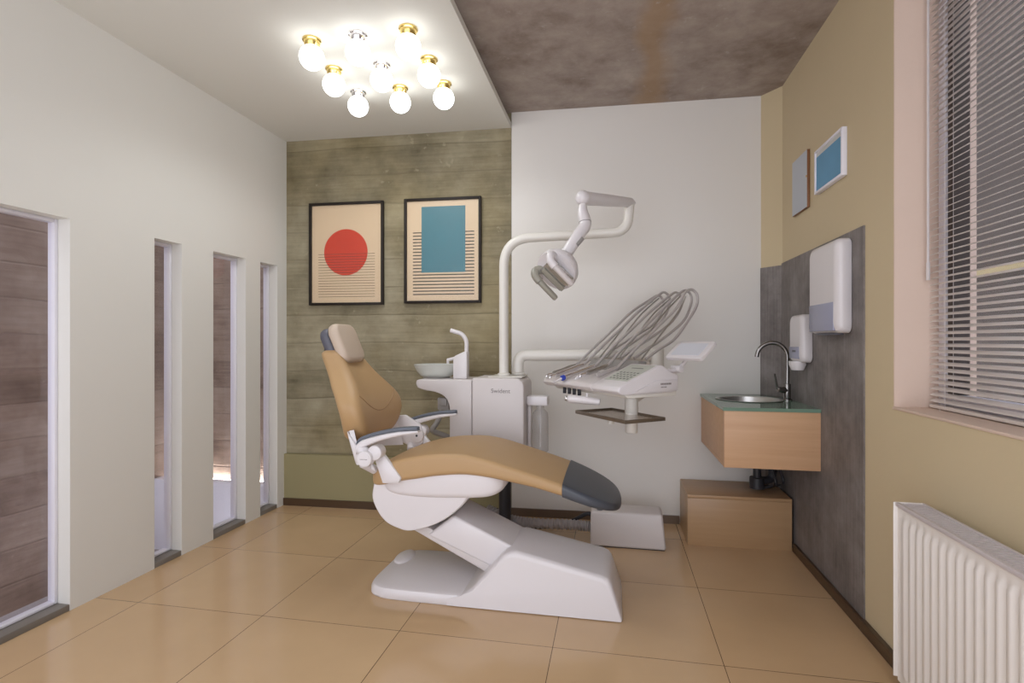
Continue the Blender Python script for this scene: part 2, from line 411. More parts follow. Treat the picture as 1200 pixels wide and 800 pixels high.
# lowered plaster ceiling, with its vertical edge, and the raw slab
m = MB(); m.box(XL-.1, XS, YR, 3.6, ZC, ZC+.035); m.box(XL-.1, XS-.04, YR, 3.6, ZC+.035, ZCC); struct(m.build('ceiling', 'ceiling'))
m = MB(); m.box(XL-.1, XR+.25, YR, 3.62, ZCC, ZCC+.15); struct(m.build('ceiling_slab', 'slab'))

# back wall: concrete on the left, white plaster on the right, chamfered corner
f_back = lambda x, d, z: (x, yb(x)+d, z)
def wall_strip(mb, x0, x1, z0, z1, d0, d1, mi=0):
    mb.prism([(x0, z0), (x1, z0), (x1, z1), (x0, z1)], lambda a, b, d: (a, yb(a)+d, b), d0, d1, mi=mi)
m = MB(); wall_strip(m, XL-.1, XS, .0, ZCC, 0, .14); struct(m.build('wall_back_concrete', 'concrete'))
m = MB(); wall_strip(m, XS+.004, .879, 0, ZCC, -.008, .14); struct(m.build('wall_back', 'paint_white'))
m = MB(); wall_strip(m, XL, XS-.045, .05, .352, -.03, 0); struct(m.build('trim_1', 'paint_olive'))
m = MB(); wall_strip(m, XL, XS+.0, 0, .05, -.04, 0); struct(m.build('baseboard_back', 'skirting'))
m = MB(); wall_strip(m, XS, .40, 0, .05, -.02, -.008); struct(m.build('baseboard_back_white', 'skirting_tile'))
m = MB()
m.prism([(.879, yb(.879)-.008), (XR, 3.337), (XR+.2, 3.45), (.95, 3.6), (.879, 3.55)], lambda a, b, d: (a, b, d), 0, ZCC)
struct(m.build('wall_corner', 'paint_right'))

# right wall with its window opening
WY0, WY1, WZ0, WZ1 = .1, 2.088, .896, 2.45
m = MB()
m.box(XR, XR+.25, WY1, 3.45, 0, ZCC); m.box(XR, XR+.25, YR, WY0, 0, ZCC)
m.box(XR, XR+.25, WY0, WY1, 0, WZ0); m.box(XR, XR+.25, WY0, WY1, WZ1, ZCC)
struct(m.build('wall_right', 'paint_right'))
m = MB()                                                      # plaster reveal lining the opening, the salmon light on it put into its colour
m.box(XR+.0005, XR+.252, WY1-.006, WY1+.001, WZ0, WZ1); m.box(XR+.0005, XR+.2, WY0, WY0+.006, WZ0, WZ1)
m.box(XR+.0005, XR+.2, WY0, WY1, WZ1-.006, WZ1+.001)
m.box(XR-.004, XR+.2, WY0, WY1, WZ0-.004, WZ0+.005, bev=.002)
struct(m.build('trim_2', 'paint_reveal'))
# slate panel behind the sink, turning the chamfered corner
m = MB()
m.box(XR-.006, XR, 2.301, 3.337, 0, 1.585)
cx0, cy0, cx1, cy1 = .879, yb(.879)-.008, XR, 3.337
nx, ny = -(cy0-cy1), -(cx1-cx0); l = math.hypot(nx, ny); nx, ny = nx/l*.006, ny/l*.006
m.prism([(cx0, cy0), (cx1, cy1), (cx1-.006, cy1-.002), (cx0+nx, cy0+ny)], lambda a, b, d: (a, b, d), 0, 1.575)
struct(m.build('trim_3', 'slate'))
m = MB(); m.box(XR-.022, XR-.0065, 2.3, 3.085, 0, .045, bev=.003); m.box(XR-.022, XR-.0005, .1, 2.2995, 0, .045, bev=.003); struct(m.build('baseboard_right', 'skirting'))

# left wall: piers and header around four floor-standing slit windows
OP = [(.55, 1.841), (2.258, 2.428), (2.653, 2.925), (3.063, 3.24)]
WT = 1.645
m = MB(); ys = YR
for a, b in OP: m.box(XL-.1, XL, ys, a, 0, WT); ys = b
m.box(XL-.1, XL, ys, 3.5, 0, WT); m.box(XL-.1, XL, YR, 3.5, WT, ZCC)
struct(m.build('wall_left', 'paint_left'))
for i, (a, b) in enumerate(OP):
    m = MB(); fx0, fx1, w = XL-.096, XL-.060, .016
    zb = .028
    m.box(fx0, fx1, a+.0005, a+w, zb, WT-.0005, bev=.003); m.box(fx0, fx1, b-w, b-.0005, zb, WT-.0005, bev=.003)
    m.box(fx0, fx1, a+w, b-w, WT-w, WT-.0005, bev=.003); m.box(fx0, fx1, a+w, b-w, zb, zb+.012, bev=.003)
    fr = struct(m.build('window_%d' % (i+1), 'frame_white'))
    g = MB(); g.box(XL-.078, XL-.074, a+w-.004, b-w+.004, zb+.01, WT-w+.004); g.build('pane', 'glass', fr)
    s_ = MB(); s_.box(XL-.1, XL-.0015, a+.0005, b-.0005, 0, .027, bev=.002); part(s_.build('sill', 'sill_grey', fr), 'dull grey threshold')

# light well outside the slit windows
m = MB(); m.box(-3.5, -3.3, -2, 3.8, -.6, 3.3); struct(m.build('exterior_wall', 'concrete_out'))
m = MB(); m.box(-3.3, -2.342, 3.6, 3.8, -.6, 3.3); struct(m.build('exterior_wall_end', 'concrete_out_x'))
m = MB(); m.box(-3.3, -2.342, -2, 3.8, -.5, -.38); struct(m.build('exterior_ground', 'gravel'))
m = MB(); m.box(-3.298, -2.345, 3.3, 3.39, -.38, .13, bev=.004); struct(m.build('exterior_kerb', 'frame_white'))
m = MB(); m.box(-3.25, -2.4, 3.565, 3.599, .05, .07)
tag(m.build('mounted_light_strip', 'led'), 'lit strip lamp hidden behind the low white kerb outside the slit windows', 'lamp')

# right window: white frame, dark mullion, pane; a rendered wall outside
m = MB(); fx0, fx1 = XR+.135, XR+.195
m.box(fx0, fx1, WY1-.05, WY1-.0065, WZ0+.006, WZ1-.007, bev=.004); m.box(fx0, fx1, WY0+.0065, WY0+.05, WZ0+.006, WZ1-.007, bev=.004)
m.box(fx0, fx1, WY0+.05, WY1-.05, WZ0+.006, WZ0+.055, bev=.004); m.box(fx0, fx1, WY0+.05, WY1-.05, WZ1-.055, WZ1-.007, bev=.004)
w5 = struct(m.build('window_5', 'frame_white'))
m = MB(); m.box(fx0+.005, fx1-.005, WY1-.082, WY1-.0505, WZ0+.056, WZ1-.056, bev=.003); m.box(fx0+.005, fx1-.005, WY0+.95, WY0+1.0, WZ0+.056, WZ1-.056, bev=.003)
part(m.build('sash', 'mould_frame', w5), 'dark sash')
m = MB(); m.box(fx0+.028, fx0+.032, WY0+.05, WY1-.05, WZ0+.055, WZ1-.055); m.build('pane', 'glass', w5)
m = MB(); m.box(2.6, 2.8, -2, 5, -.5, 4); struct(m.build('exterior_wall_street', 'outside_wall'))
m = MB(); m.box(2.55, 2.6, -2, 5, 1.60, 1.64); struct(m.build('exterior_trim_street', 'outside_yellow'))

# ------------------------------------------------------------------ venetian blind
bl = thing('venetian_blind', (XR+.1, 1.1, WZ0), 'pale grey aluminium venetian blind hanging in the right hand window', 'blind')
m = MB(); sx = XR+.112; tilt = math.radians(24)
zt = WZ1-.03; z = WZ0+.035; k = 0
while z < zt-.02:
    pts = []
    for j in range(5):
        t = (j-2)/2*.0125; crown = .0018*(1-(j-2)**2/4)
        pts.append((sx + t*math.cos(tilt) - crown*math.sin(tilt), z + t*math.sin(tilt) + crown*math.cos(tilt)))
    up = pts + [(a+.0002, b-.0005) for a, b in pts[::-1]]
    m.prism(up, lambda a, b, d: (a, d, b), WY0+.012, WY1-.022)
    z += .0208; k += 1
m.build('slats', 'blind', bl, ang=60)
m = MB(); m.box(sx-.013, sx+.013, WY0+.012, WY1-.022, WZ0+.008, WZ0+.02, bev=.003); m.build('bottom_rail', 'blind', bl)
m = MB(); m.box(sx-.016, sx+.016, WY0+.01, WY1-.02, WZ1-.034, WZ1-.008, bev=.002); m.build('head_rail', 'blind', bl)
for yy in (WY1-.11, 1.48, .9, .3):
    m = MB()
    for dx in (-.0125, .0125): m.tube([(sx+dx, yy, WZ0+.012), (sx+dx, yy, WZ1-.03)], .0009, 6)
    m.build('ladder_cord', 'white_satin', bl)
m = MB(); m.tube([(sx-.022, WY1-.035, WZ1-.03), (sx-.022, WY1-.035, 1.40)], .004, 8); m.cyl((sx-.022, WY1-.035, 1.34), (sx-.022, WY1-.035, 1.40), .006, n=10)
part(m.build('tilt_wand', 'white_satin', bl), 'white tilt wand')
m = MB(); m.tube([(sx-.02, WY1-.1, WZ0+.012), (sx-.022, WY1-.1, WZ0+.0), ], .0012, 6); m.build('cord_end', 'white_satin', bl)

# ------------------------------------------------------------------ radiator
ra = thing('radiator', (.9, 1.2, 0), 'white ribbed panel radiator standing under the right hand window', 'radiator')
RX0, RX1, RY0, RY1, RZ0, RZ1 = .848, .935, .45, 1.832, .09, .636
m = MB()
pitch = .036; n_ = int((RY1-RY0-.03)/pitch); prof = []
yy = RY0+.015
ring_y = [RY0+.006, yy]
pts = [(RY0+.004, 0), (yy, 0)]
for i in range(n_):
    y0 = yy+i*pitch
    pts += [(y0+pitch*.10, 0), (y0+pitch*.28, -.008), (y0+pitch*.72, -.008), (y0+pitch*.90, 0)]
pts += [(RY1-.004, 0)]
def rib_row(z, s): return [(RX0+.011+dx*s, y, z) for y, dx in pts]
rows = [rib_row(RZ0, 0), rib_row(RZ0+.022, 0), rib_row(RZ0+.032, .5), rib_row(RZ0+.042, 1), rib_row(RZ1-.054, 1), rib_row(RZ1-.044, .5), rib_row(RZ1-.034, 0), rib_row(RZ1-.012, 0)]
bmr = m.bm; V = [[bmr.verts.new(p) for p in r] for r in rows]
for a, b in zip(V, V[1:]):
    for j in range(len(pts)-1): bmr.faces.new([a[j], a[j+1], b[j+1], b[j]][::-1])
m.box(RX0+.012, RX0+.022, RY0+.004, RY1-.004, RZ0, RZ1-.012)
m.build('front_panel', 'radiator', ra, ang=50)
m = MB(); m.box(RX1-.012, RX1, RY0+.004, RY1-.004, RZ0, RZ1-.012); m.build('rear_panel', 'radiator', ra)
m = MB(); m.box(RX0+.0, RX1, RY1-.004, RY1, RZ0+.01, RZ1, bev=.0015); m.build('side_cover', 'radiator', ra)
m = MB(); m.box(RX0+.0, RX1, RY0, RY0+.004, RZ0+.01, RZ1, bev=.0015); m.build('side_cover', 'radiator', ra)
m = MB()
m.box(RX0+.004, RX0+.016, RY0+.004, RY1-.004, RZ1-.012, RZ1, bev=.002); m.box(RX1-.01, RX1, RY0+.004, RY1-.004, RZ1-.012, RZ1, bev=.002)
y = RY0+.02
while y < RY1-.01: m.box(RX0+.016, RX1-.01, y, y+.008, RZ1-.006, RZ1-.003); y += .0145
part(m.build('top_grille', 'rad_grille', ra), 'slotted top grille')
m = MB()
y = RY0+.03
while y < RY1-.02: m.box(RX0+.028, RX1-.018, y, y+.002, RZ0+.03, RZ1-.04); y += .025
m.build('convector_fins', 'radiator', ra)
for y in (RY0+.2, RY1-.2):
    m = MB(); m.box(RX1, XR-.0005, y-.015, y+.015, .2, .55, bev=.002); m.build('wall_bracket', 'radiator', ra)
for y in (RY0+.12, RY1-.12):
    m = MB(); m.box(RX0+.03, RX1-.01, y-.012, y+.012, 0, RZ0+.02, bev=.002); m.build('foot', 'radiator', ra)

# ------------------------------------------------------------------ nine globe lamps
lx = [[-1.369, -1.140, -.898], [-1.404, -1.143, -.894], [-1.398, -1.149, -.900]]
ly = [2.235, 2.495, 2.745]
brassy = [[1, 0, 1], [1, 0, 1], [0, 1, 1]]
rown = ['front row', 'middle row', 'rear row']
coln = ['nearest the left wall', 'centre of its row', 'nearest the concrete ceiling']
for r in range(3):
    for c in range(3):
        x, y = lx[r][c], ly[r]
        t = thing('ceiling_lamp', (x, y, ZC), 'lit white globe lamp on %s base, %s, %s' % ('brass' if brassy[r][c] else 'chrome', rown[r], coln[c]), 'lamp', 'globe lamps on the white ceiling')
        m = MB(); m.lathe([(.0, 0), (.042, 0), (.042, -.006), (.036, -.01), (.033, -.03), (.03, -.034), (0, -.034)], (x, y, ZC-.0005), n=28)
        m.build('base', 'brass' if brassy[r][c] else 'chrome', t)
        m = MB(); m.sphere((x, y, ZC-.032-.05), .056); gl = m.build('globe', 'globe', t)
        ld = bpy.data.lights.new('globe_light', 'SPOT'); ld.energy = 2.0; ld.color = (.95, .985, 1); ld.spot_size = math.radians(168); ld.spot_blend = .5; ld.shadow_soft_size = .05
        lo = bpy.data.objects.new('globe_light', ld); COL.objects.link(lo); lo.location = (x, y, ZC-.032-.05-.062)

# ------------------------------------------------------------------ pictures
def picture(x0, x1, z0, z1, name, label, kind):
    xm = (x0+x1)/2; yy = yb(xm); ang = math.atan(.0363)
    t = thing(name, (xm, yy, z0), label, 'picture', 'framed posters on the concrete wall')
    F = lambda a, b, d: (xm + a*math.cos(ang) + d*math.sin(ang), yy + a*math.sin(ang) - d*math.cos(ang), z0 + b)
    W, H, w = x1-x0, z1-z0, .017
    m = MB()
    R = lambda a0, a1, b0, b1, d0, d1, bev=.002, mi=0: m.prism([(a0, b0), (a1, b0), (a1, b1), (a0, b1)], F, d0, d1, bev, mi=mi)
    R(-W/2, -W/2+w, 0, H, .001, .026); R(W/2-w, W/2, 0, H, .001, .026); R(-W/2+w, W/2-w, 0, w, .001, .026); R(-W/2+w, W/2-w, H-w, H, .001, .026)
    m.build('frame', 'black_frame', t)
    m = MB(); R(-W/2+w, W/2-w, w, H-w, .004, .010, 0)
    if kind == 'sun':
        cx, cz, rr = -.005, H*.515, .158
        m.prism([(cx+rr*math.cos(2*PI*k/64), cz+rr*math.sin(2*PI*k/64)) for k in range(64)], F, .0102, .0106, 0, mi=1)
        for k in range(17):
            b = .058 + k*(cz-.012-.058)/16
            R(-.205, .205, b-.0013, b+.0013, .0107, .0110, 0, 2)
        m.build('print', ['paper', 'red', 'ink'], t)
    else:
        R(-.145, .155, .205, H-.055, .0106, .0111, 0, 1)
        for k in range(20):
            b = .06 + k*(H*.675-.06)/19
            R(-.205, .215, b-.0036, b+.0036, .0102, .0105, 0, 2)
        m.build('print', ['paper', 'teal', 'ink'], t)
    m = MB(); R(-W/2+w, W/2-w, w, H-w, .0150, .0165, 0); m.build('glass', 'glass_mat', t)
picture(-2.062, -1.524, 1.378, 2.080, 'framed_poster', 'black framed poster of a red circle sinking into thin black lines', 'sun')
picture(-1.378, -.852, 1.384, 2.083, 'framed_poster', 'black framed poster of a teal rectangle over thick black stripes', 'bar')

# ------------------------------------------------------------------ dental chair
YC = 2.42
ch = thing('dental_chair', (-.5, YC, 0), 'white dental treatment chair with tan upholstery and dark foot cover, reclined', 'dental chair')
# base: low plate on the left, hump that slopes down to the right
plate = [(-1.085, 2.30), (-1.075, 2.235), (-1.03, 2.195), (-.9, 2.178), (-.3, 2.178), (-.06, 2.182), (-.02, 2.2), (-.01, 2.4), (-.02, 2.56), (-.06, 2.59), (-.5, 2.64), (-.94, 2.64), (-1.04, 2.61), (-1.078, 2.54)]
pl = spline([(a, b, 0) for a, b in plate+plate[:1]], 70)[:-1]
m = MB()
cxm, cym = -.52, 2.40
def ring(inset, z): return [(cxm+(p.x-cxm)*(1-inset/.55), cym+(p.y-cym)*(1-inset/.22), z) for p in pl]
m.loft([ring(.004, .001), ring(0, .008), ring(.001, .032), ring(.007, .044), ring(.018, .049)])
hump = [(-.70, .03), (-.64, .047), (-.588, .087), (-.529, .149), (-.478, .207), (-.452, .233), (-.425, .244), (-.40, .246), (-.05, .174), (-.022, .163), (-.008, .145), (.036, .012), (.036, .004), (-.70, .004)]
rings = []
for k in range(9):
    t = k/8
    y = 2.179 + t*(2.575-2.179)
    e = min(1, min(t, 1-t)/.10 + .0)
    off = (1-math.sqrt(max(0, 1-(1-e)**2)))
    rings.append((y, off))
ys_ = [(2.179, .028), (2.181, .014), (2.188, .005), (2.2, 0), (2.5, 0), (2.54, .004), (2.57, .02), (2.585, .045)]
m.loft([[(a - (o*.4 if a > -.03 else 0), y + (b*.10 if y < 2.25 else -b*.1), max(.003, b-o) if b > .06 else b) for a, b in hump] for y, o in [(y_-.006, o_) for y_, o_ in ys_]])
part(m.build('base', 'white', ch), 'white moulded base')
# little foot switch bulge at the left end
m = MB(); m.sphere((-1.03, 2.52, .046), .06, sc=(.75, 1.5, .3)); m.build('foot_switch', 'white', ch)
# lift arm
d_ = Vector((-.264, 0, .1313)).normalized()
def arm_block(mb, p0, p1, q1, q0, y0, y1, bev): mb.prism([p0, p1, q1, q0], lambda a, b, d: (a, d, b), y0, y1, bev, 3)
m = MB(); arm_block(m, (-.82, .262), (-.45, .112), (-.40, .225), (-.70, .358), 2.265, 2.53, .012); m.build('lift_arm', 'white', ch)
m = MB(); arm_block(m, (-.90, .282), (-.50, .088), (-.48, .125), (-.84, .305), 2.275, 2.52, .006); m.build('lift_arm_cover', 'white_satin', ch)
# skirt around the pivot
sk = [(-1.058, .49), (-1.064, .43), (-1.035, .366), (-.994, .323), (-.938, .300), (-.886, .292), (-.806, .313), (-.735, .345), (-.67, .392), (-.624, .44), (-.6, .49)]
skp = [(p.x, p.z) for p in spline([(a, 0, b) for a, b in sk], 40)] + [(-.62, .51), (-1.04, .51)]
cx_, cz_ = -.85, .43
m = MB()
m.loft([[(cx_+(a-cx_)*s, y, cz_+(b-cz_)*s) for a, b in skp] for y, s in ((2.213, .955), (2.217, .98), (2.225, .995), (2.24, 1), (2.6, 1), (2.62, .99), (2.63, .96))])
m.build('pivot_skirt', 'white', ch)
# seat pan under the cushion
tabp = [(-1.03, .52, .50, .16), (-1.02, .535, .485, .19), (-.985, .56, .462, .215), (-.92, .58, .449, .222), (-.80, .595, .446, .224), (-.66, .60, .451, .224), (-.56, .595, .458, .222), (-.505, .575, .469, .212), (-.47, .56, .49, .19), (-.455, .55, .52, .16)]
m = MB(); m.loft([[(x, YC+a, (zt_+zb_)/2+b) for a, b in rrect(hw, (zt_-zb_)/2, .028)] for x, zt_, zb_, hw in interp(tabp, 46)])
m.build('seat_pan', 'white', ch)
# seat cushion
tabs = [(-1.075, .522, .505, .13), (-1.07, .54, .492, .175), (-1.05, .560, .487, .21), (-1.0, .585, .497, .238), (-.93, .610, .517, .248), (-.84, .632, .534, .25), (-.74, .645, .552, .25), (-.63, .647, .562, .25), (-.53, .630, .556, .25), (-.44, .606, .542, .248), (-.32, .572, .519, .244), (-.2085, .538, .490, .240)]
def cushion(mb, tab, n, crown=.008, r=.022):
    R_ = []
    for x, zt_, zb_, hw in interp(tab, n):
        hh = max((zt_-zb_)/2, .003); lp = []
        for a, b in rrect(hw, hh, r, 6, 9):
            if b > 0: b += crown*(1-(a/hw)**2)
            lp.append((x, YC+a, (zt_+zb_)/2+b))
        R_.append(lp)
    mb.loft(R_)
m = MB(); cushion(m, tabs, 70); 
# piping along both upper edges
for sgn in (-1, 1): m.tube([(x, YC+sgn*(hw-.003), zt_-.019) for x, zt_, zb_, hw in interp(tabs[2:], 50)], .0028, 6)
m.build('seat_cushion', 'tan', ch)
tabf = [(-.2075, .5415, .4865, .2425), (-.15, .519, .468, .241), (-.09, .494, .449, .232), (-.04, .472, .434, .212), (-.005, .455, .424, .180), (.018, .441, .417, .135), (.03, .430, .414, .08), (.034, .424, .416, .03)]
m = MB(); cushion(m, tabf, 40, .008, .018); part(m.build('foot_cover', 'navy', ch), 'dark slate foot cover')
# backrest: horizontal slices  z, x_front, x_rear, half width, dish
tabb = [(.648, -1.185, -1.215, .03, 0), (.655, -1.155, -1.222, .08, 0), (.672, -1.125, -1.222, .135, 0), (.70, -1.103, -1.218, .182, .004), (.74, -1.093, -1.208, .22, .008), (.79, -1.091, -1.204, .246, .012), (.84, -1.103, -1.216, .252, .014), (.88, -1.123, -1.240, .232, .014), (.92, -1.150, -1.275, .198, .012), (.96, -1.182, -1.303, .168, .012), (1.0, -1.213, -1.330, .146, .014), (1.04, -1.243, -1.354, .132, .02), (1.07, -1.266, -1.367, .124, .024), (1.085, -1.285, -1.362, .108, .02), (1.092, -1.305, -1.345, .09, .01)]
R_ = []
for z, xf, xr, hw, dish in interp(tabb, 64):
    hx = (xf-xr)/2; lp = []
    for a, b in rrect(hw, hx, .04, 7, 11):
        x = (xf+xr)/2 + b
        if b > 0: x -= dish*(1-min(1, (a/(hw*.75))**2))
        lp.append((x, YC-.01+a, z))
    R_.append(lp)
m = MB(); m.loft(R_); m.build('backrest', 'tan', ch, ang=60)
# stitched seam line across the backrest front
m = MB(); sp = []
for k in range(25):
    a = -1+2*k/24; y = a*.19; z = .800 + .085*a*a
    for (z0, xf0, _, hw0, ds0), (z1, xf1, _, hw1, ds1) in zip(tabb, tabb[1:]):
        if z0 <= z <= z1:
            t = (z-z0)/(z1-z0); xf = xf0+(xf1-xf0)*t; hw = hw0+(hw1-hw0)*t; ds = ds0+(ds1-ds0)*t
            sp.append((xf - ds*(1-min(1, (y/(hw*.75))**2)) + .0008, YC-.01+y, z)); break
m.tube(sp, .0022, 6); m.build('backrest_seam', 'tan_seam', ch)
# white shell carrying the backrest
m = MB()
R_ = []
for k in range(25):
    t = -1+2*k/24; y = YC-.01+t*.235
    xo = -1.235 + .085*abs(t)**2.2; zl = .585+.03*(1-abs(t)); zu = .66+.075*abs(t)**1.5
    R_.append([(xo+.035, y, zl), (xo-.0+.03*0, y, zu), (xo+.022, y, zu+.004), (xo+.06, y, zl)])
m.loft(R_)
for sgn in (-1, 1):
    y0 = YC-.01+sgn*(.25 if sgn > 0 else .225); y1 = y0+sgn*.02
    m.prism([(-1.16, .735), (-1.085, .74), (-1.0, .69), (-.985, .60), (-1.02, .56), (-1.12, .60)] if sgn > 0 else [(-1.16, .735), (-1.12, .68), (-1.06, .64), (-1.02, .56), (-1.12, .60)], lambda a, b, d: (a, d, b), y0, y1, .006)
m.build('backrest_shell', 'white', ch, ang=45)
# headrest
hr = Vector((-.395, 0, .918)); hn = Vector((.918, 0, .395)); hc = Vector((-1.297, YC-.012, 1.116))
H = lambda a, s, d: hc + Vector((0, a, 0)) + hr*s + hn*d
def pad(mb, hw, hs, d0, d1, r, crown=.01, seg=12):
    R2 = []
    dm, hd = (d0+d1)/2, (d1-d0)/2
    for k in range(seg+1):
        th = -PI/2 + PI*k/seg
        sx_ = math.cos(th); dd = dm + hd*math.sin(th)
        ins = (1-sx_)*min(r, hd*1.5)
        lp = rrect(hw-ins, hs-ins, .045-ins*.5, 6)
        cr = crown if math.sin(th) > .3 else 0
        R2.append([H(a, b, dd + cr*(1-(a/hw)**2)*(1-(b/hs)**2)) for a, b in lp])
    mb.loft(R2)
m = MB(); pad(m, .102, .100, -.016, .036, .018); part(m.build('headrest_pad', 'pinkbeige', ch), 'pale beige pad')
m = MB(); pad(m, .099, .096, -.062, -.0155, .012, 0); part(m.build('headrest_shell', 'dark_shell', ch), 'dark slate shell')
m = MB()
m.prism([(-.03, -.03), (.03, -.03), (.03, .03), (-.03, .03)], lambda a, b, d: H(a, b, d), -.085, -.04, .006)
m.tube([H(0, 0, -.07), H(0, -.06, -.075), H(0, -.15, -.06)], .012, 10)
m.cyl(H(-.06, .0, -.07), H(.06, .0, -.07), .014, n=18, bev=.003)
part(m.build('headrest_joint', 'dark', ch), 'dark joint')
# armrests
for sgn, y in ((-1, 2.145), (1, 2.70)):
    yi = y - sgn*.0
    top = [(-1.098, .683), (-1.075, .708), (-1.03, .725), (-.97, .741), (-.9, .754), (-.84, .759), (-.812, .760)]
    top = [(p.x, p.z) for p in spline([(a, 0, b) for a, b in top], 24)]
    n_ = len(top)
    # beam
    R_ = []
    for k, (a, b) in enumerate(top):
        t = k/(n_-1); th = .042*(1-t)+.008*t if k else .03; hw = .021*(1-t)+.019*t
        R_.append([(a, y+q, b-.008-th/2+s) for q, s in rrect(hw, th/2, .008, 3)])
    ar = MB(); ar.loft(R_)
    # knuckle and hinge
    o_ = sgn
    ar.tube([(-1.082, y, .668), (-1.055, y, .64), (-1.02, y, .645)], [.026, .03, .028], 14)
    ao = ar.build('armrest', 'white', ch)
    pd = MB(); R_ = []
    for k, (a, b) in enumerate(top):
        t = k/(n_-1); hw = .021*math.sqrt(max(.05, 1-(2*t-1)**8))
        R_.append([(a, y+q, b+s) for q, s in rrect(hw, .008, .007, 3)])
    pd.loft(R_); part(pd.build('pad', 'grey_pad', ao), 'dark grey arm pad')
    kn = MB(); kn.cyl((-1.005, y-.028, .653), (-1.005, y+.028, .653), .032, n=28, bev=.006); kn.build('knuckle', 'white', ao)
    if sgn < 0:
        cp = MB(); cp.cyl((-1.044, y-.046, .628), (-1.044, y+.0, .628), .034, n=28, bev=.005); cp.cyl((-1.044, y-.048, .628), (-1.044, y-.045, .628), .027, n=28)
        cp.build('hinge_cap', 'white', ao)
        cm = MB()
        for k in range(7): cm.box(-1.060+k*.005, -1.0575+k*.005, y-.0488, y-.0478, .6265, .6300)
        part(cm.build('hinge_mark', 'print_grey', ao), 'tiny grey lettering')
    else:
        cp = MB(); cp.cyl((-1.018, y-.05, .634), (-1.018, y+.01, .634), .036, n=28, bev=.004); cp.build('hinge_cap', 'white', ao)
        dt = MB(); dt.cyl((-1.018, y-.0515, .634), (-1.018, y-.049, .634), .006, n=14); part(dt.build('hinge_hole', 'dark', ao), 'dark hole')
    st = MB()
    st.prism([(-1.028, .622), (-.985, .640), (-.902, .540), (-.915, .515), (-.988, .512)], lambda a, b, d: (a, d, b), 2.162 if sgn < 0 else 2.668, 2.186 if sgn < 0 else 2.69, .006)
    st.build('support', 'white', ao)
    pv = MB(); pv.cyl((-1.07, y, .60), (-1.045, y-sgn*.06, .56), .02, n=14); pv.build('link', 'white', ao)

# ------------------------------------------------------------------ dental unit (cabinet with spittoon)
du = thing('dental_unit', (-.7, 3.0, 0), 'white spittoon cabinet with glass bowl and cup filler behind the dental chair', 'dental unit')
UY0, UY1 = 2.88, 3.16
XZ = lambda a, b, d: (a, d, b)
m = MB()
cur = [(p.x, p.z) for p in spline([(-1.102, 0, .866), (-1.06, 0, .853), (-.995, 0, .843), (-.945, 0, .821), (-.918, 0, .785), (-.910, 0, .74)], 14)]
m.prism([(-1.108, .908), (-1.112, .89)] + cur + [(-.910, .43), (-.782, .43), (-.782, .914), (-1.09, .914)], XZ, UY0, UY1, .006, 3)
m.build('spittoon_cabinet', 'white_satin', du)
m = MB(); m.prism([(-.779, .43), (-.484, .43), (-.484, .885), (-.492, .907), (-.512, .922), (-.54, .926), (-.779, .926)], XZ, UY0-.003, UY1, .008, 3)
m.build('body', 'white_satin', du)
m = MB(); m.box(-.70, -.505, 2.93, 3.145, .926, .932, bev=.002); m.build('top_plate', 'cream', du)
m = MB(); m.cyl((-.62, 3.02, 0), (-.62, 3.02, .44), .035, n=20); m.cyl((-.62, 3.02, 0), (-.62, 3.02, .02), .08, n=28, bev=.004)
part(m.build('support_post', 'dark', du), 'dark post')
m = MB()
bx, by = -1.035, 3.02
m.lathe([(.0, 0), (.085, 0), (.095, .006), (.115, .03), (.128, .055), (.134, .07), (.130, .071), (.122, .055), (.108, .03), (.088, .012), (0, .010)], (bx, by, .924), n=40)
part(m.build('spittoon_bowl', 'bowl', du), 'frosted glass bowl')
m = MB(); m.cyl((bx, by, .9145), (bx, by, .9245), .08, n=32); m.build('bowl_seat', 'mid_grey', du)
m = MB()
fy = 2.98
m.prism([(-.912, .914), (-.83, .914), (-.83, 1.075), (-.848, 1.072), (-.905, 1.045), (-.912, 1.03)], XZ, fy-.03, fy+.03, .006)
m.tube(bend([(-.84, fy, 1.05), (-.838, fy, 1.135), (-.865, fy, 1.175), (-.935, fy, 1.195)], .05), .0125, 12)
m.cyl((-.955, fy, 1.022), (-.905, fy, 1.034), .009, n=12); m.cyl((-.952, fy, 1.0), (-.952, fy, 1.026), .008, n=12)
m.build('cup_filler', 'white', du)
m = MB(); m.box(-1.0, -.93, 2.93, 2.99, .735, .805, bev=.006); m.box(-.985, -.94, 2.92, 2.935, .76, .80, bev=.004)
m.tube(bend([(-.98, 2.95, .73), (-1.0, 2.93, .66), (-1.03, 2.9, .62), (-.915, 2.98, .56)], .03), .016, 10)
part(m.build('suction_holder', 'mid_grey', du), 'grey suction holder')
# lettering on the cabinet
def text_obj(name, body, size, loc, rot, mat, parent):
    cu = bpy.data.curves.new(name, 'FONT'); cu.body = body; cu.size = size; cu.extrude = .0004; cu.align_x = 'CENTER'; cu.align_y = 'CENTER'
    tmp = bpy.data.objects.new(name+'_tmp', cu); COL.objects.link(tmp)
    bpy.context.view_layer.update()
    me = bpy.data.meshes.new_from_object(tmp.evaluated_get(bpy.context.evaluated_depsgraph_get()))
    bpy.data.objects.remove(tmp)
    me.materials.clear(); me.materials.append(M[mat])
    mat4 = Matrix.Translation(loc) @ rot
    me.transform(mat4)
    o = bpy.data.objects.new(name, me); COL.objects.link(o)
    o.parent = parent; o.matrix_parent_inverse = Matrix.Translation(parent.location).inverted()
    return o
part(text_obj('lettering', 'Swident', .034, Vector((-.615, UY0-.0038, .855)), Matrix.Rotation(PI/2, 4, 'X'), 'print_grey', du), 'grey brand lettering')

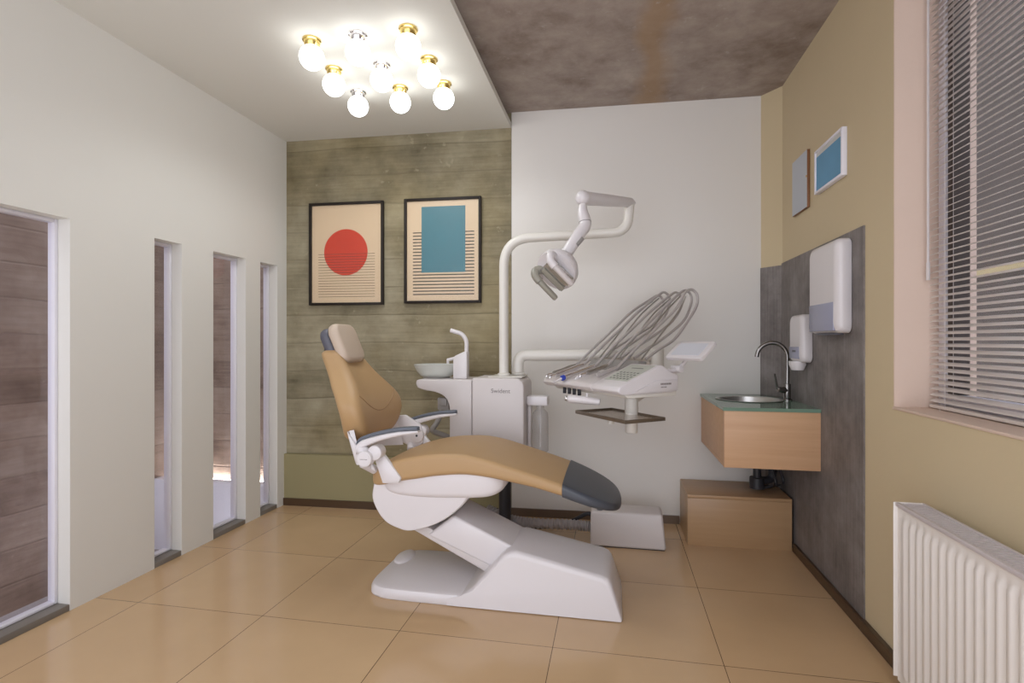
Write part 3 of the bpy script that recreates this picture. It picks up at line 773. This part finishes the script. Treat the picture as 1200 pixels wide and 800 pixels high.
wb = thing('hanging_water_bottle', (-.415, 3.0, .5), 'clear water bottle hanging under a white cap beside the spittoon cabinet', 'bottle')
m = MB(); m.lathe([(0, .503), (.04, .503), (.046, .51), (.046, .70), (.042, .725), (.022, .748), (.022, .77), (0, .77)], (-.41, 3.0, 0), n=32); m.build('flask', 'bottle', wb)
m = MB(); m.box(-.483, -.362, 2.955, 3.045, .768, .822, bev=.008, seg=3); part(m.build('cap', 'white', wb), 'white cap block')
m = MB(); m.tube([(-.41, 3.0, .77), (-.41, 3.0, .53)], .004, 8); m.build('dip_tube', 'white_satin', wb)
m = MB(); m.box(-.481, -.462, 2.985, 3.03, .50, .767, bev=.004); m.build('bracket', 'white_satin', wb)

# ------------------------------------------------------------------ operating lamp
ol = thing('operating_lamp', (-.61, 2.97, .933), 'white operating lamp on a bent tubular post rising from the spittoon cabinet', 'lamp')
LY = 3.0
m = MB()
m.tube(bend([(-.622, LY, .9325), (-.622, LY, 1.72), (.075, LY, 1.735), (.088, LY, 1.90)], .16, 10), .027, 18)
m.lathe([(.027, 0), (.036, .0), (.036, .012), (.027, .018)], (-.622, LY, .9325), n=28)
m.build('post', 'cream', ol)
b0 = Vector((-.150, 2.67, 1.846)); b1 = Vector((.098, LY+.01, 1.898))
m = MB(); dv = (b1-b0)
m.tube([b0, b0+dv*.1, b0+dv*.5, b0+dv*.97, b0+dv*1.05], [.034, .034, .031, .026, .012], 18); m.sphere(b0, .038)
m.build('swing_arm', 'white', ol)
m = MB(); m.cyl(b1-Vector((.012, .03, .032)), b1-Vector((.012, .034, .032)), .008, n=12); part(m.build('arm_screw', 'dark', ol), 'dark screw')
HC = Vector((-.272, 2.585, 1.478))                               # where the lamp head pivots
m = MB()
kp = [b0 + Vector((0, 0, -.03)), b0+Vector((.0, -.01, -.075)), b0+Vector((.012, -.02, -.14)), Vector((-.165, 2.63, 1.66)), Vector((-.205, 2.61, 1.595)), Vector((-.240, 2.60, 1.54))]
m.tube(spline(kp, 30), [.018+.012*min(1, k/8) for k in range(30)], 16); m.build('drop_arm', 'white', ol)
m = MB(); q_ = spline(kp, 30); m.tube([q_[10], q_[10]+(q_[11]-q_[10]).normalized()*.004], .0308, 20)
part(m.build('joint_ring', 'mid_grey', ol), 'grey joint ring')
m = MB(); m.cyl(Vector((-.15, 2.615, 1.635)), Vector((-.178, 2.60, 1.60)), .012, n=12); part(m.build('joint_stop', 'mid_grey', ol), 'grey joint stop')
# head axes: n = facing, b = along the bars, h = across
s_, c_ = math.sin(.189), math.cos(.189)
cam = lambda a, u, t: Vector((a*c_ + t*s_, a*s_ - t*c_, u))     # right, up, towards the room's front
n_ax = cam(-.52, -.58, .63).normalized()
b_ax = cam(.70, -.70, -.05); b_ax = (b_ax - n_ax*b_ax.dot(n_ax)).normalized()
h_ax = n_ax.cross(b_ax)
G = lambda b, h, n: HC + b_ax*b + h_ax*h + n_ax*n
hd = MB(); hd.lathe([(0, -.092), (.03, -.090), (.06, -.080), (.086, -.058), (.103, -.028), (.107, .0), (.103, .010), (0, .014)], HC, n_ax, n=40)
hdo = hd.build('lamp_head', 'white', ol)
def bx_(mb, b0_, b1_, h0_, h1_, n0_, n1_, bev=.004, mi=0):
    mb.prism([(b0_, h0_), (b1_, h0_), (b1_, h1_), (b0_, h1_)], lambda a, b, d: G(a, b, d), n0_, n1_, bev, 2, mi)
m = MB(); bx_(m, -.06, .085, -.055, .055, .012, .035, .006); part(m.build('reflector', 'reflector', hdo), 'silver reflector')
for sgn, cap_m, bar_m in ((1, 'white', 'white_satin'), (-1, 'lamp_grey', 'lamp_grey')):
    hh = sgn*.07
    hl = MB(); hl.tube(spline([G(-.045, hh*.75, .0), G(-.07, hh, .03), G(-.055, hh, .06), G(-.02, hh, .068)], 14), [.021]*8+[.020]*6, 14)
    ho = hl.build('handle', cap_m, hdo)
    gr = MB(); gr.tube([G(-.02, hh, .068), G(.09, hh, .072), G(.098, hh, .072)], [.016, .015, .010], 14); gr.build('grip', bar_m, ho)
m = MB(); bx_(m, -.05, .09, .018, .048, .035, .05, .005); bx_(m, -.05, .09, -.04, -.01, .035, .045, .005); part(m.build('louvre', 'lamp_grey', hdo), 'grey louvre')
m = MB(); q = HC - n_ax*.02 + h_ax*.085; m.cyl(q-h_ax*.01, q+h_ax*.02, .02, n=20, bev=.004); m.build('pivot_knob', 'white_satin', hdo)

# ------------------------------------------------------------------ instrument table
N0 = Vector((.0295, 2.347, 0)); E_ = Vector((-.611, .792, 0)); G_ = Vector((.792, .611, 0))
T = lambda w, r, z: N0 + E_*w + G_*r + Vector((0, 0, z))
it = thing('instrument_table', T(.137, .173, .69), 'white dental instrument table with keypad on a swing arm beside the chair', 'instrument table')
m = MB()
m.prism([(-.012, .912), (-.004, .93), (.012, .938), (.226, 1.022), (.24, 1.022), (.297, .988), (.334, .978), (.334, .905), (.30, .897), (.03, .893), (.004, .897)], lambda a, b, d: T(d, a, b), 0, .205, .006, 3)
m.build('control_head', 'white', it)
m = MB()
m.prism([(-.018, .915), (-.008, .931), (.01, .938), (.16, .975), (.22, .982), (.26, .972), (.30, .93), (.29, .902), (.03, .894), (.0, .897)], lambda a, b, d: T(d, a, b), .2055, .64, .006, 3)
m.build('rack', 'white_satin', it)
m = MB(); m.prism([(.03, .905), (.19, .970), (.2, .972), (.2, .978), (.19, .978), (.03, .916)], lambda a, b, d: T(d, a, b), .285, .295, .002)
for w in (.385, .485, .57): m.prism([(.01, .93), (.16, .97), (.16, .988), (.03, .956)], lambda a, b, d: T(d, a, b), w-.006, w+.006, .002)
m.build('rack_divider', 'white', it)
sl = (1.022-.938)/(.226-.012)
KZ = lambda r: .938 + (r-.012)*sl
m = MB(); m.prism([(.05, KZ(.05)+.0005), (.215, KZ(.215)+.0005), (.215, KZ(.215)+.002), (.05, KZ(.05)+.002)], lambda a, b, d: T(d, a, b), .02, .185, 0)
kp_ = m.build('keypad', 'keypad', it); part(kp_, 'grey green membrane keypad')
m = MB()
for i in range(4):
    for j in range(6):
        r = .065+i*.02; w = .032+j*.024
        m.prism([(r, KZ(r)+.002), (r+.009, KZ(r+.009)+.002), (r+.009, KZ(r+.009)+.0028), (r, KZ(r)+.0028)], lambda a, b, d: T(d, a, b), w, w+.013)
r = .175; m.prism([(r, KZ(r)+.002), (r+.006, KZ(r+.006)+.002), (r+.006, KZ(r+.006)+.0026), (r, KZ(r)+.0026)], lambda a, b, d: T(d, a, b), .06, .14)
part(m.build('keys', 'key', kp_), 'dark key symbols')
m = MB()
m.prism([(.03, .893), (.33, .905), (.33, .880), (.05, .878)], lambda a, b, d: T(d, a, b), .01, .60, .004)
m.build('underside', 'cream', it)
# raised side panel with a small plate of unreadable print
m = MB(); m.prism([(.06, .900), (.325, .905), (.325, .955), (.20, .955)], lambda a, b, d: T(d, a, b), -.006, .002, .003)
sp_ = m.build('side_panel', 'white', it)
m = MB()
for k in range(8): m.prism([(.222+k*.008, .934), (.228+k*.008, .934), (.228+k*.008, .942), (.222+k*.008, .942)], lambda a, b, d: T(d, a, b), -.0068, -.0058)
for k in range(5): m.prism([(.224+k*.007, .921), (.2285+k*.007, .921), (.2285+k*.007, .926), (.224+k*.007, .926)], lambda a, b, d: T(d, a, b), -.0068, -.0058)
part(m.build('print_marks', 'print_grey', sp_), 'small grey print')
# pole, tray
m = MB(); pc = (.137, .173)
m.cyl(T(*pc, .70), T(*pc, .80), .029, n=24, bev=.005); m.cyl(T(*pc, .795), T(*pc, .88), .031, n=24, bev=.004); m.build('pole', 'cream', it)
m = MB()
tz = .785
for (a0, a1, b0_, b1_) in ((-.06, .32, -.021, -.013), (-.06, .32, .193, .201), (-.06, -.052, -.013, .193), (.312, .32, -.013, .193)):
    m.prism([(a0, b0_), (a1, b0_), (a1, b1_), (a0, b1_)], lambda a, b, d: T(a, b, d), tz-.004, tz+.012, .002)
tr_ = part(m.build('tray', 'tray', it), 'dark bronze tray rim')
m = MB(); m.prism([(-.0515, -.0125), (.3115, -.0125), (.3115, .1925), (-.0515, .1925)], lambda a, b, d: T(a, b, d), tz, tz+.004); part(m.build('tray_plate', 'tray_steel', tr_), 'pale steel plate')
m = MB(); m.prism([(.04, .07), (.22, .07), (.22, .11), (.04, .11)], lambda a, b, d: T(a, b, d), tz-.02, tz-.001, .003); m.cyl(T(.2, .1, .74), T(.2, .1, tz), .016, n=16); m.build('tray_bracket', 'cream', it)
# supporting arm from the cabinet
m = MB()
m.tube(bend([(-.555, 3.10, .933), (-.555, 3.10, 1.05), (.24, 3.10, 1.05), ], .11, 10), .033, 18)
m.lathe([(.033, 0), (.040, 0), (.040, .012), (.033, .016)], (-.555, 3.10, .933), n=28)
m.cyl((.24, 3.10, .86), (.24, 3.10, 1.09), .04, n=24, bev=.008)
e1 = T(*pc, .862)
m.tube([Vector((.24, 3.10, .885)), e1], .03, 16)
m.build('swing_arm', 'cream', it)
# knobs under the front edge
for k in range(4):
    w = .36+k*.045
    m = MB(); m.cyl(T(w, .03, .862), T(w, .03, .896), .009, n=14, bev=.002); part(m.build('knob', 'dark', it), 'dark knob')
# manifold from which the hoses return
m = MB(); m.prism([(.27, .93), (.33, .93), (.345, 1.03), (.30, 1.035), (.27, 1.0)], lambda a, b, d: T(d, a, b), .225, .63, .006); part(m.build('hose_manifold', 'mid_grey', it), 'grey hose manifold')
# x-ray viewer
vc = T(-.018, .39, 1.087); va = -E_; vb = (G_*-.78 + Vector((0, 0, -.625))).normalized(); vn = vb.cross(va).normalized()
if vn.z < 0: vn = -vn
Vw = lambda a, b, d: vc + va*a + vb*b + vn*d
m = MB(); m.prism(rrect(.112, .062, .012, 3), Vw, -.011, .009, .004); vw = m.build('film_viewer', 'white', it)
m = MB(); m.prism(rrect(.086, .042, .004, 2), Vw, .0085, .0105); part(m.build('viewer_screen', 'xray', vw), 'pale blue panel')
m = MB(); m.tube([T(.06, .31, .985), T(.06, .36, .99), T(.06, .385, 1.0)], .014, 10); m.cyl(T(.03, .385, 1.0), T(.09, .385, 1.0), .018, n=16, bev=.003)
m.tube([T(.05, .385, 1.0), T(.03, .40, 1.03), vc-vn*.01], .010, 10); m.build('viewer_bracket', 'white', it)

# suction gun held under the table
sg = thing('suction_handle', T(.3, .03, .83), 'short white cylindrical handle hooked under the front of the instrument table', 'handpiece')
m = MB(); a_, b_ = T(.335, -.055, .854), T(.23, .06, .842)
m.tube([a_, a_+(b_-a_)*.04, a_+(b_-a_)*.9, b_], [.015, .020, .0165, .014], 18); m.build('body', 'white', sg)
m = MB(); m.cyl(a_-(b_-a_).normalized()*.012, a_, .0125, n=16, bev=.002); part(m.build('nozzle', 'steel', sg), 'steel nozzle')
m = MB(); mid = a_+(b_-a_)*.6; m.cyl(mid+Vector((0, 0, .01)), mid+Vector((0, 0, .036)), .006, n=10); m.build('hook', 'white', sg)

# handpieces with their hoses
W_ = [.245, .335, .44, .53, .605]
names = ['dull grey dental handpiece in the slot beside the keypad', 'slim chrome dental handpiece between the grey one and the blue ringed one',
         'chrome dental handpiece with a bright blue ring near its tip', 'long chrome dental handpiece with a bent tip overhanging the table edge', 'dark chrome dental handpiece at the far end of the instrument table']
for i, w in enumerate(W_):
    hp = thing('dental_handpiece', T(w, .0, .95), names[i], 'handpiece', 'handpieces on the instrument table')
    HZ = lambda r: .951 + .29*r + .006*(i % 2)
    r0 = [.05, .02, -.045, -.035, -.012][i]; r1 = [.17, .18, .18, .17, .17][i]
    P = lambda r, dz=0: T(w, r, HZ(r)+dz)
    m = MB()
    if i == 0: m.tube([P(r0), P(r0+.01), P(.14), P(r1)], [.007, .011, .011, .009], 14)
    else: m.tube([P(r0+.03), P(r0+.045), P(r0+.10), P(r1-.03), P(r1)], [.0065, .0118, .0095, .0122, .0085], 16)
    m.build('body', ['hose', 'steel', 'chrome', 'chrome', 'steel'][i], hp)
    if i == 2:
        m = MB(); m.cyl(P(r0+.020), P(r0+.040), .0135, n=18, bev=.003); part(m.build('ring', 'blue', hp), 'bright blue ring')
        m = MB(); m.tube([P(r0-.03, -.006), P(r0, -.002), P(r0+.024)], [.003, .0035, .007], 10); part(m.build('tip', 'white', hp), 'white nozzle')
    elif i:
        m = MB(); m.tube([P(r0-.004, -.006), P(r0, .003), P(r0+.01, .004), P(r0+.034)], [.007, .0085, .0075, .007], 12); m.build('tip', 'chrome', hp)
    # hose: straight up the whip, over the top and back down to the manifold
    tr0 = .715 + .010*i - (.05 if i == 0 else 0); zt_ = [1.405, 1.412, 1.408, 1.418, 1.405][i]; hs = [0, .012, -.010, .006, -.006][i]
    pts_ = [P(r1-.01), P(r1+.01, .002), T(w+hs*.3, .30, HZ(r1)+(1.305-HZ(r1))*.13/.39), T(w+hs*.6, .43, HZ(r1)+(1.305-HZ(r1))*.26/.39), T(w+hs, .56, 1.305), T(w+hs, tr0-.05, zt_-.022), T(w+hs, tr0, zt_), T(w+hs-.008, tr0+.032, zt_-.028), T(w+hs-.014, tr0+.022, zt_-.085), T(w-.018, tr0-.05, zt_-.175), T(w-.022, .52, 1.140), T(w-.022, .42, 1.090), T(w-.022, .335, 1.0425)]
    m = MB(); m.tube(spline(pts_, 90), .0072, 10); part(m.build('hose', 'hose', hp), 'silver grey looped hose')
    m = MB(); m.tube(spline([T(w+hs+.010, .335, 1.040), T(w+hs+.010, .45, 1.155), T(w+hs+.010, .58, 1.285), T(w+hs+.007, tr0-.035, zt_-.035)], 24), .0042, 8)
    part(m.build('whip_arm', 'steel', hp), 'thin steel whip arm')

# ------------------------------------------------------------------ floor junction box and hoses
fb = thing('junction_box', (.08, 3.03, 0), 'white plastic floor box with a rounded lid near the foot of the dental chair', 'box')
m = MB()
m.prism([(-.127, .003), (.279, .003), (.262, .185), (.255, .192), (-.118, .192), (-.125, .183)], lambda a, b, d: (a, d+(b*.06 if d < 3 else 0), b), 2.958, 3.13, .012, 3)
m.build('cover', 'white_satin', fb)
m = MB(); m.lathe([(0, 0), (.016, 0), (.018, .002), (.012, .004), (0, .003)], (-.075, 3.0, .1915), n=20); part(m.build('grommet', 'dark_shell', fb), 'dark grommet')
m = MB(); m.box(-.12, .272, 2.965, 3.12, 0, .003); part(m.build('base_plate', 'dark', fb), 'dark base plate')
pipe = [(-.128, 3.06, .075), (-.25, 3.07, .075), (-.45, 3.07, .07), (-.6, 3.09, .075), (-.75, 3.12, .12)]
pp = spline(pipe, 120); m = MB(); m.tube(pp, [.028+.0028*(1 if k % 4 < 2 else -1) for k in range(120)], 12)
tag(m.build('corrugated_hose', 'grey_pipe'), 'grey corrugated hose running along the floor into the white floor box', 'hose')
m = MB(); m.tube(spline([(-.128, 3.095, .13), (-.16, 3.10, .13), (-.3, 3.13, .05), (-.5, 3.16, .014), (-.8, 3.2, .014)], 40), .011, 10)
tag(m.build('floor_cable', 'dark'), 'black cable dropping from the white floor box to the floor', 'cable')

# ------------------------------------------------------------------ wall-hung vanity, sink, tap
va_ = thing('vanity_cabinet', (.75, 2.74, .515), 'pale oak wall hung vanity cabinet under the steel sink', 'cabinet')
fp = [(.530, 2.735), (.960, 2.735), (.960, 3.325), (.872, 3.435), (.530, 3.428)]
m = MB(); XY = lambda a, b, d: (a, b, d)
m.prism(fp, XY, .517, .5175+.0185, .001); m.prism([(.530, 2.756), (.548, 2.756), (.548, 3.428), (.530, 3.428)], XY, .5365, .792, .001)
m.prism([(.942, 2.756), (.960, 2.756), (.960, 3.32), (.942, 3.32)], XY, .5365, .792, .001); m.prism([(.55, 3.41), (.86, 3.41), (.86, 3.428), (.55, 3.426)], XY, .5365, .792, .001)
m.build('carcass', 'oak', va_)
m = MB(); m.box(.529, .961, 2.733, 2.755, .517, .793, bev=.0015); m.build('front_panel', 'oak', va_)
ct = thing('glass_countertop', (.75, 2.74, .7935), 'green edged glass countertop on the oak vanity', 'countertop')
m = MB()
hole = [(.735+.163*math.cos(2*PI*k/40), 3.13+.163*math.sin(2*PI*k/40)) for k in range(40)]
outer = [(.524, 2.728), (.961, 2.728), (.961, 3.328), (.873, 3.437), (.524, 3.43)]
t = bmesh.new()
def slab(zv):
    ov = [t.verts.new((a, b, zv)) for a, b in outer]; hv = [t.verts.new((a, b, zv)) for a, b in hole]
    ed = [t.edges.new((v[i], v[(i+1) % len(v)])) for v in (ov, hv) for i in range(len(v))]
    bmesh.ops.triangle_fill(t, edges=ed, use_beauty=True)
    return ov, hv
o1, h1 = slab(.7935); o2, h2 = slab(.810)
for A, B in ((o1, o2), (h1, h2)):
    for i in range(len(A)): t.faces.new([A[i], A[(i+1) % len(A)], B[(i+1) % len(A)], B[i]])
bmesh.ops.recalc_face_normals(t, faces=t.faces[:]); m.merge(t)
m.build('slab', 'green_glass', ct)
sk_ = thing('sink_basin', (.735, 3.13, .81), 'round stainless steel sink set into the glass countertop', 'sink')
m = MB(); m.lathe([(.172, .8105), (.174, .813), (.166, .8145), (.158, .810), (.150, .78), (.13, .715), (.09, .69), (.02, .686), (.02, .683), (.093, .686), (.134, .712), (.154, .779), (.160, .8055)], (.735, 3.13, 0), n=48, cap=False); m.build('bowl', 'steel', sk_)
m = MB(); m.cyl((.735, 3.13, .684), (.735, 3.13, .690), .022, n=20); part(m.build('drain', 'dark', sk_), 'dark drain')
fa = thing('tap', (.925, 3.12, .81), 'steel swan neck mixer tap standing at the wall end of the sink', 'tap')
m = MB(); m.cyl((.928, 3.12, .8105), (.928, 3.12, .90), .019, n=20, bev=.003); m.lathe([(0, 0), (.026, 0), (.026, .006), (.019, .01)], (.928, 3.12, .8105), n=24); m.cyl((.928, 3.12, .865), (.875, 3.10, .868), .017, n=18, bev=.003)
m.build('body', 'tap_steel', fa)
m = MB(); m.tube([Vector((.928, 3.12, .89)), Vector((.930, 3.12, 1.04))] + arc_pts((.852, 3.12, 1.045), .078, 0, 165, 16, (1, 0, 0), (0, 0, 1)) + [Vector((.773, 3.12, 1.045))], .0115, 14); m.build('spout', 'tap_steel', fa)
m = MB(); m.tube([(.872, 3.10, .872), (.866, 3.095, .91), (.855, 3.085, .955)], [.008, .006, .005], 10); m.build('lever', 'tap_steel', fa)
tr = thing('drain_trap', (.84, 3.2, .28), 'dark drain trap and hoses in the shade under the vanity', 'pipe')
m = MB(); m.tube(bend([(.80, 3.22, .5165), (.80, 3.22, .40), (.80, 3.22, .34), (.89, 3.25, .34), (.89, 3.25, .44), (.89, 3.38, .44)], .05), .022, 14); m.lathe([(0, 0), (.04, 0), (.04, .06), (.0, .06)], (.80, 3.22, .30), n=24); m.build('trap', 'dark', tr)
for k, (x, y) in enumerate(((.86, 3.16), (.91, 3.2))):
    m = MB(); m.tube(spline([(x, y, .5165), (x+.01, y+.02, .42), (x+.02, y-.01, .35), (x+.02, y+.07, .31), (x-.05, y+.1, .290)], 24), .008, 8); m.build('supply_hose', 'dark', tr)

lb = thing('boxed_plinth', (.68, 3.1, 0), 'low tan laminate box on the floor in the corner under the vanity', 'box')
m = MB(); m.prism([(.404, 3.08), (.945, 3.093), (.945, 3.325), (.872, 3.43), (.404, 3.425)], XY, .262, .28, .001); m.build('lid', 'oak_box', lb)
m = MB(); m.prism([(.404, 3.08), (.945, 3.093), (.945, 3.11), (.404, 3.097)], XY, .0, .2615, .001); m.build('front_panel', 'oak_box', lb)
m = MB(); m.prism([(.404, 3.0975), (.42, 3.0975), (.42, 3.425), (.404, 3.425)], XY, .0, .2615, .001); m.build('side_panel', 'oak_box', lb)

# ------------------------------------------------------------------ dispensers and certificates on the right wall
XW = XR-.0065
pd_ = thing('paper_towel_dispenser', (XW, 2.53, 1.16), 'large white paper towel dispenser on the slate panel', 'dispenser')
def rounded_wall_box(mb, y0, y1, z0, z1, dep, r, taper=0):
    ym, zm, hy, hz = (y0+y1)/2, (z0+z1)/2, (y1-y0)/2, (z1-z0)/2
    R2 = []
    for k in range(9):
        th = PI/2*k/8; ins = r*(1-math.cos(th)); d = (dep-r) + r*math.sin(th)
        R2.append([(XW-d, ym+a, zm+b) for a, b in rrect(hy-ins, hz-ins, .03, 6)])
    R2 = [[(XW, ym+a, zm+b) for a, b in rrect(hy-.004, hz-.004, .03, 6)], [(XW-.004, ym+a, zm+b) for a, b in rrect(hy, hz, .03, 6)]] + R2
    mb.loft(R2)
m = MB(); rounded_wall_box(m, 2.398, 2.72, 1.165, 1.560, .062, .03); m.build('body', 'white', pd_, ang=50)
m = MB(); m.prism([(2.425, 1.175), (2.70, 1.175), (2.70, 1.296), (2.425, 1.296)], lambda a, b, d: (XW-d, a, b), .052, .0635, .003); part(m.build('window', 'disp_window', pd_), 'blue grey translucent window')
m = MB(); m.box(XW-.048, XW-.012, 2.45, 2.66, 1.158, 1.1662, bev=.002); part(m.build('slot', 'dark_shell', pd_), 'dark outlet slot')
sd = thing('soap_dispenser', (XW, 2.9, 1.0), 'small white soap dispenser on the slate panel behind the paper dispenser', 'dispenser')
m = MB(); rounded_wall_box(m, 2.835, 3.02, 1.025, 1.265, .055, .022); m.build('body', 'white', sd, ang=50)
m = MB(); m.prism([(2.862, 1.043), (3.01, 1.043), (3.01, 1.103), (2.862, 1.103)], lambda a, b, d: (XW-d, a, b), .047, .0565, .002); sw = part(m.build('window', 'disp_window', sd), 'blue grey window')
m = MB(); m.box(XW-.0575, XW-.056, 2.91, 2.96, 1.076, 1.086); m.build('window_mark', 'dark_shell', sw)
m = MB(); m.tube([(XW-.042, 2.925, 1.03), (XW-.042, 2.925, 1.012), (XW-.042, 2.925, .985)], [.04, .04, .028], 20); m.build('nozzle', 'white', sd)
XP = XR-.0005
cf = thing('certificate_picture', (XP, 2.62, 1.83), 'white framed blue certificate on the khaki wall above the paper dispenser', 'picture')
m = MB(); WB = lambda a, b, d: (XP-d, a, b)
y0, y1, z0, z1, w = 2.462, 2.775, 1.832, 2.038, .012
for p_ in ([(y0, z0), (y0+w, z0), (y0+w, z1), (y0, z1)], [(y1-w, z0), (y1, z0), (y1, z1), (y1-w, z1)], [(y0+w, z0), (y1-w, z0), (y1-w, z0+w), (y0+w, z0+w)], [(y0+w, z1-w), (y1-w, z1-w), (y1-w, z1), (y0+w, z1)]): m.prism(p_, WB, 0, .022, .002)
m.build('frame', 'frame_white', cf)
m = MB(); m.prism([(y0+w, z0+w), (y1-w, z0+w), (y1-w, z1-.032), (y0+w, z1-.032)], WB, .004, .016); m.prism([(y0+w, z1-.032), (y1-w, z1-.032), (y1-w, z1-w), (y0+w, z1-w)], WB, .004, .016, mi=1)
m.build('certificate', ['cert_blue', 'cert_head'], cf)
cp_ = thing('certificate_picture', (XP, 3.0, 1.8), 'pale grey paper plaque with brown wooden edge near the room corner', 'picture')
m = MB(); m.prism([(2.893, 1.805), (3.115, 1.805), (3.115, 2.095), (2.893, 2.095)], WB, 0, .014, .001); m.build('board', 'wood_edge', cp_)
m = MB(); m.prism([(2.8945, 1.807), (3.1135, 1.807), (3.1135, 2.0935), (2.8945, 2.0935)], WB, .0142, .0152); m.build('sheet', 'cert_pale', cp_)
m = MB(); m.box(XP-.018, XP-.0153, 2.893, 2.90, 1.955, 1.965); m.build('clip', 'brass', cp_)

# ------------------------------------------------------------------ light, camera
w = bpy.data.worlds.new('World'); SC.world = w; w.use_nodes = True
bg = w.node_tree.nodes['Background']; bg.inputs[0].default_value = (.90, .92, 1, 1); bg.inputs[1].default_value = 1.85

cam_d = bpy.data.cameras.new('Camera'); cam_o = bpy.data.objects.new('Camera', cam_d); COL.objects.link(cam_o)
cam_d.sensor_width = 36; cam_d.lens = 622/1200*36
cam_o.location = (0, 0, 1.13); cam_o.rotation_euler = (PI/2, 0, .189)
cam_d.clip_start = .02
SC.camera = cam_o
SC.view_settings.view_transform = 'Standard'; SC.view_settings.look = 'None'
SC.view_settings.gamma = 1; SC.view_settings.use_curve_mapping = False
SC.view_settings.exposure = .42
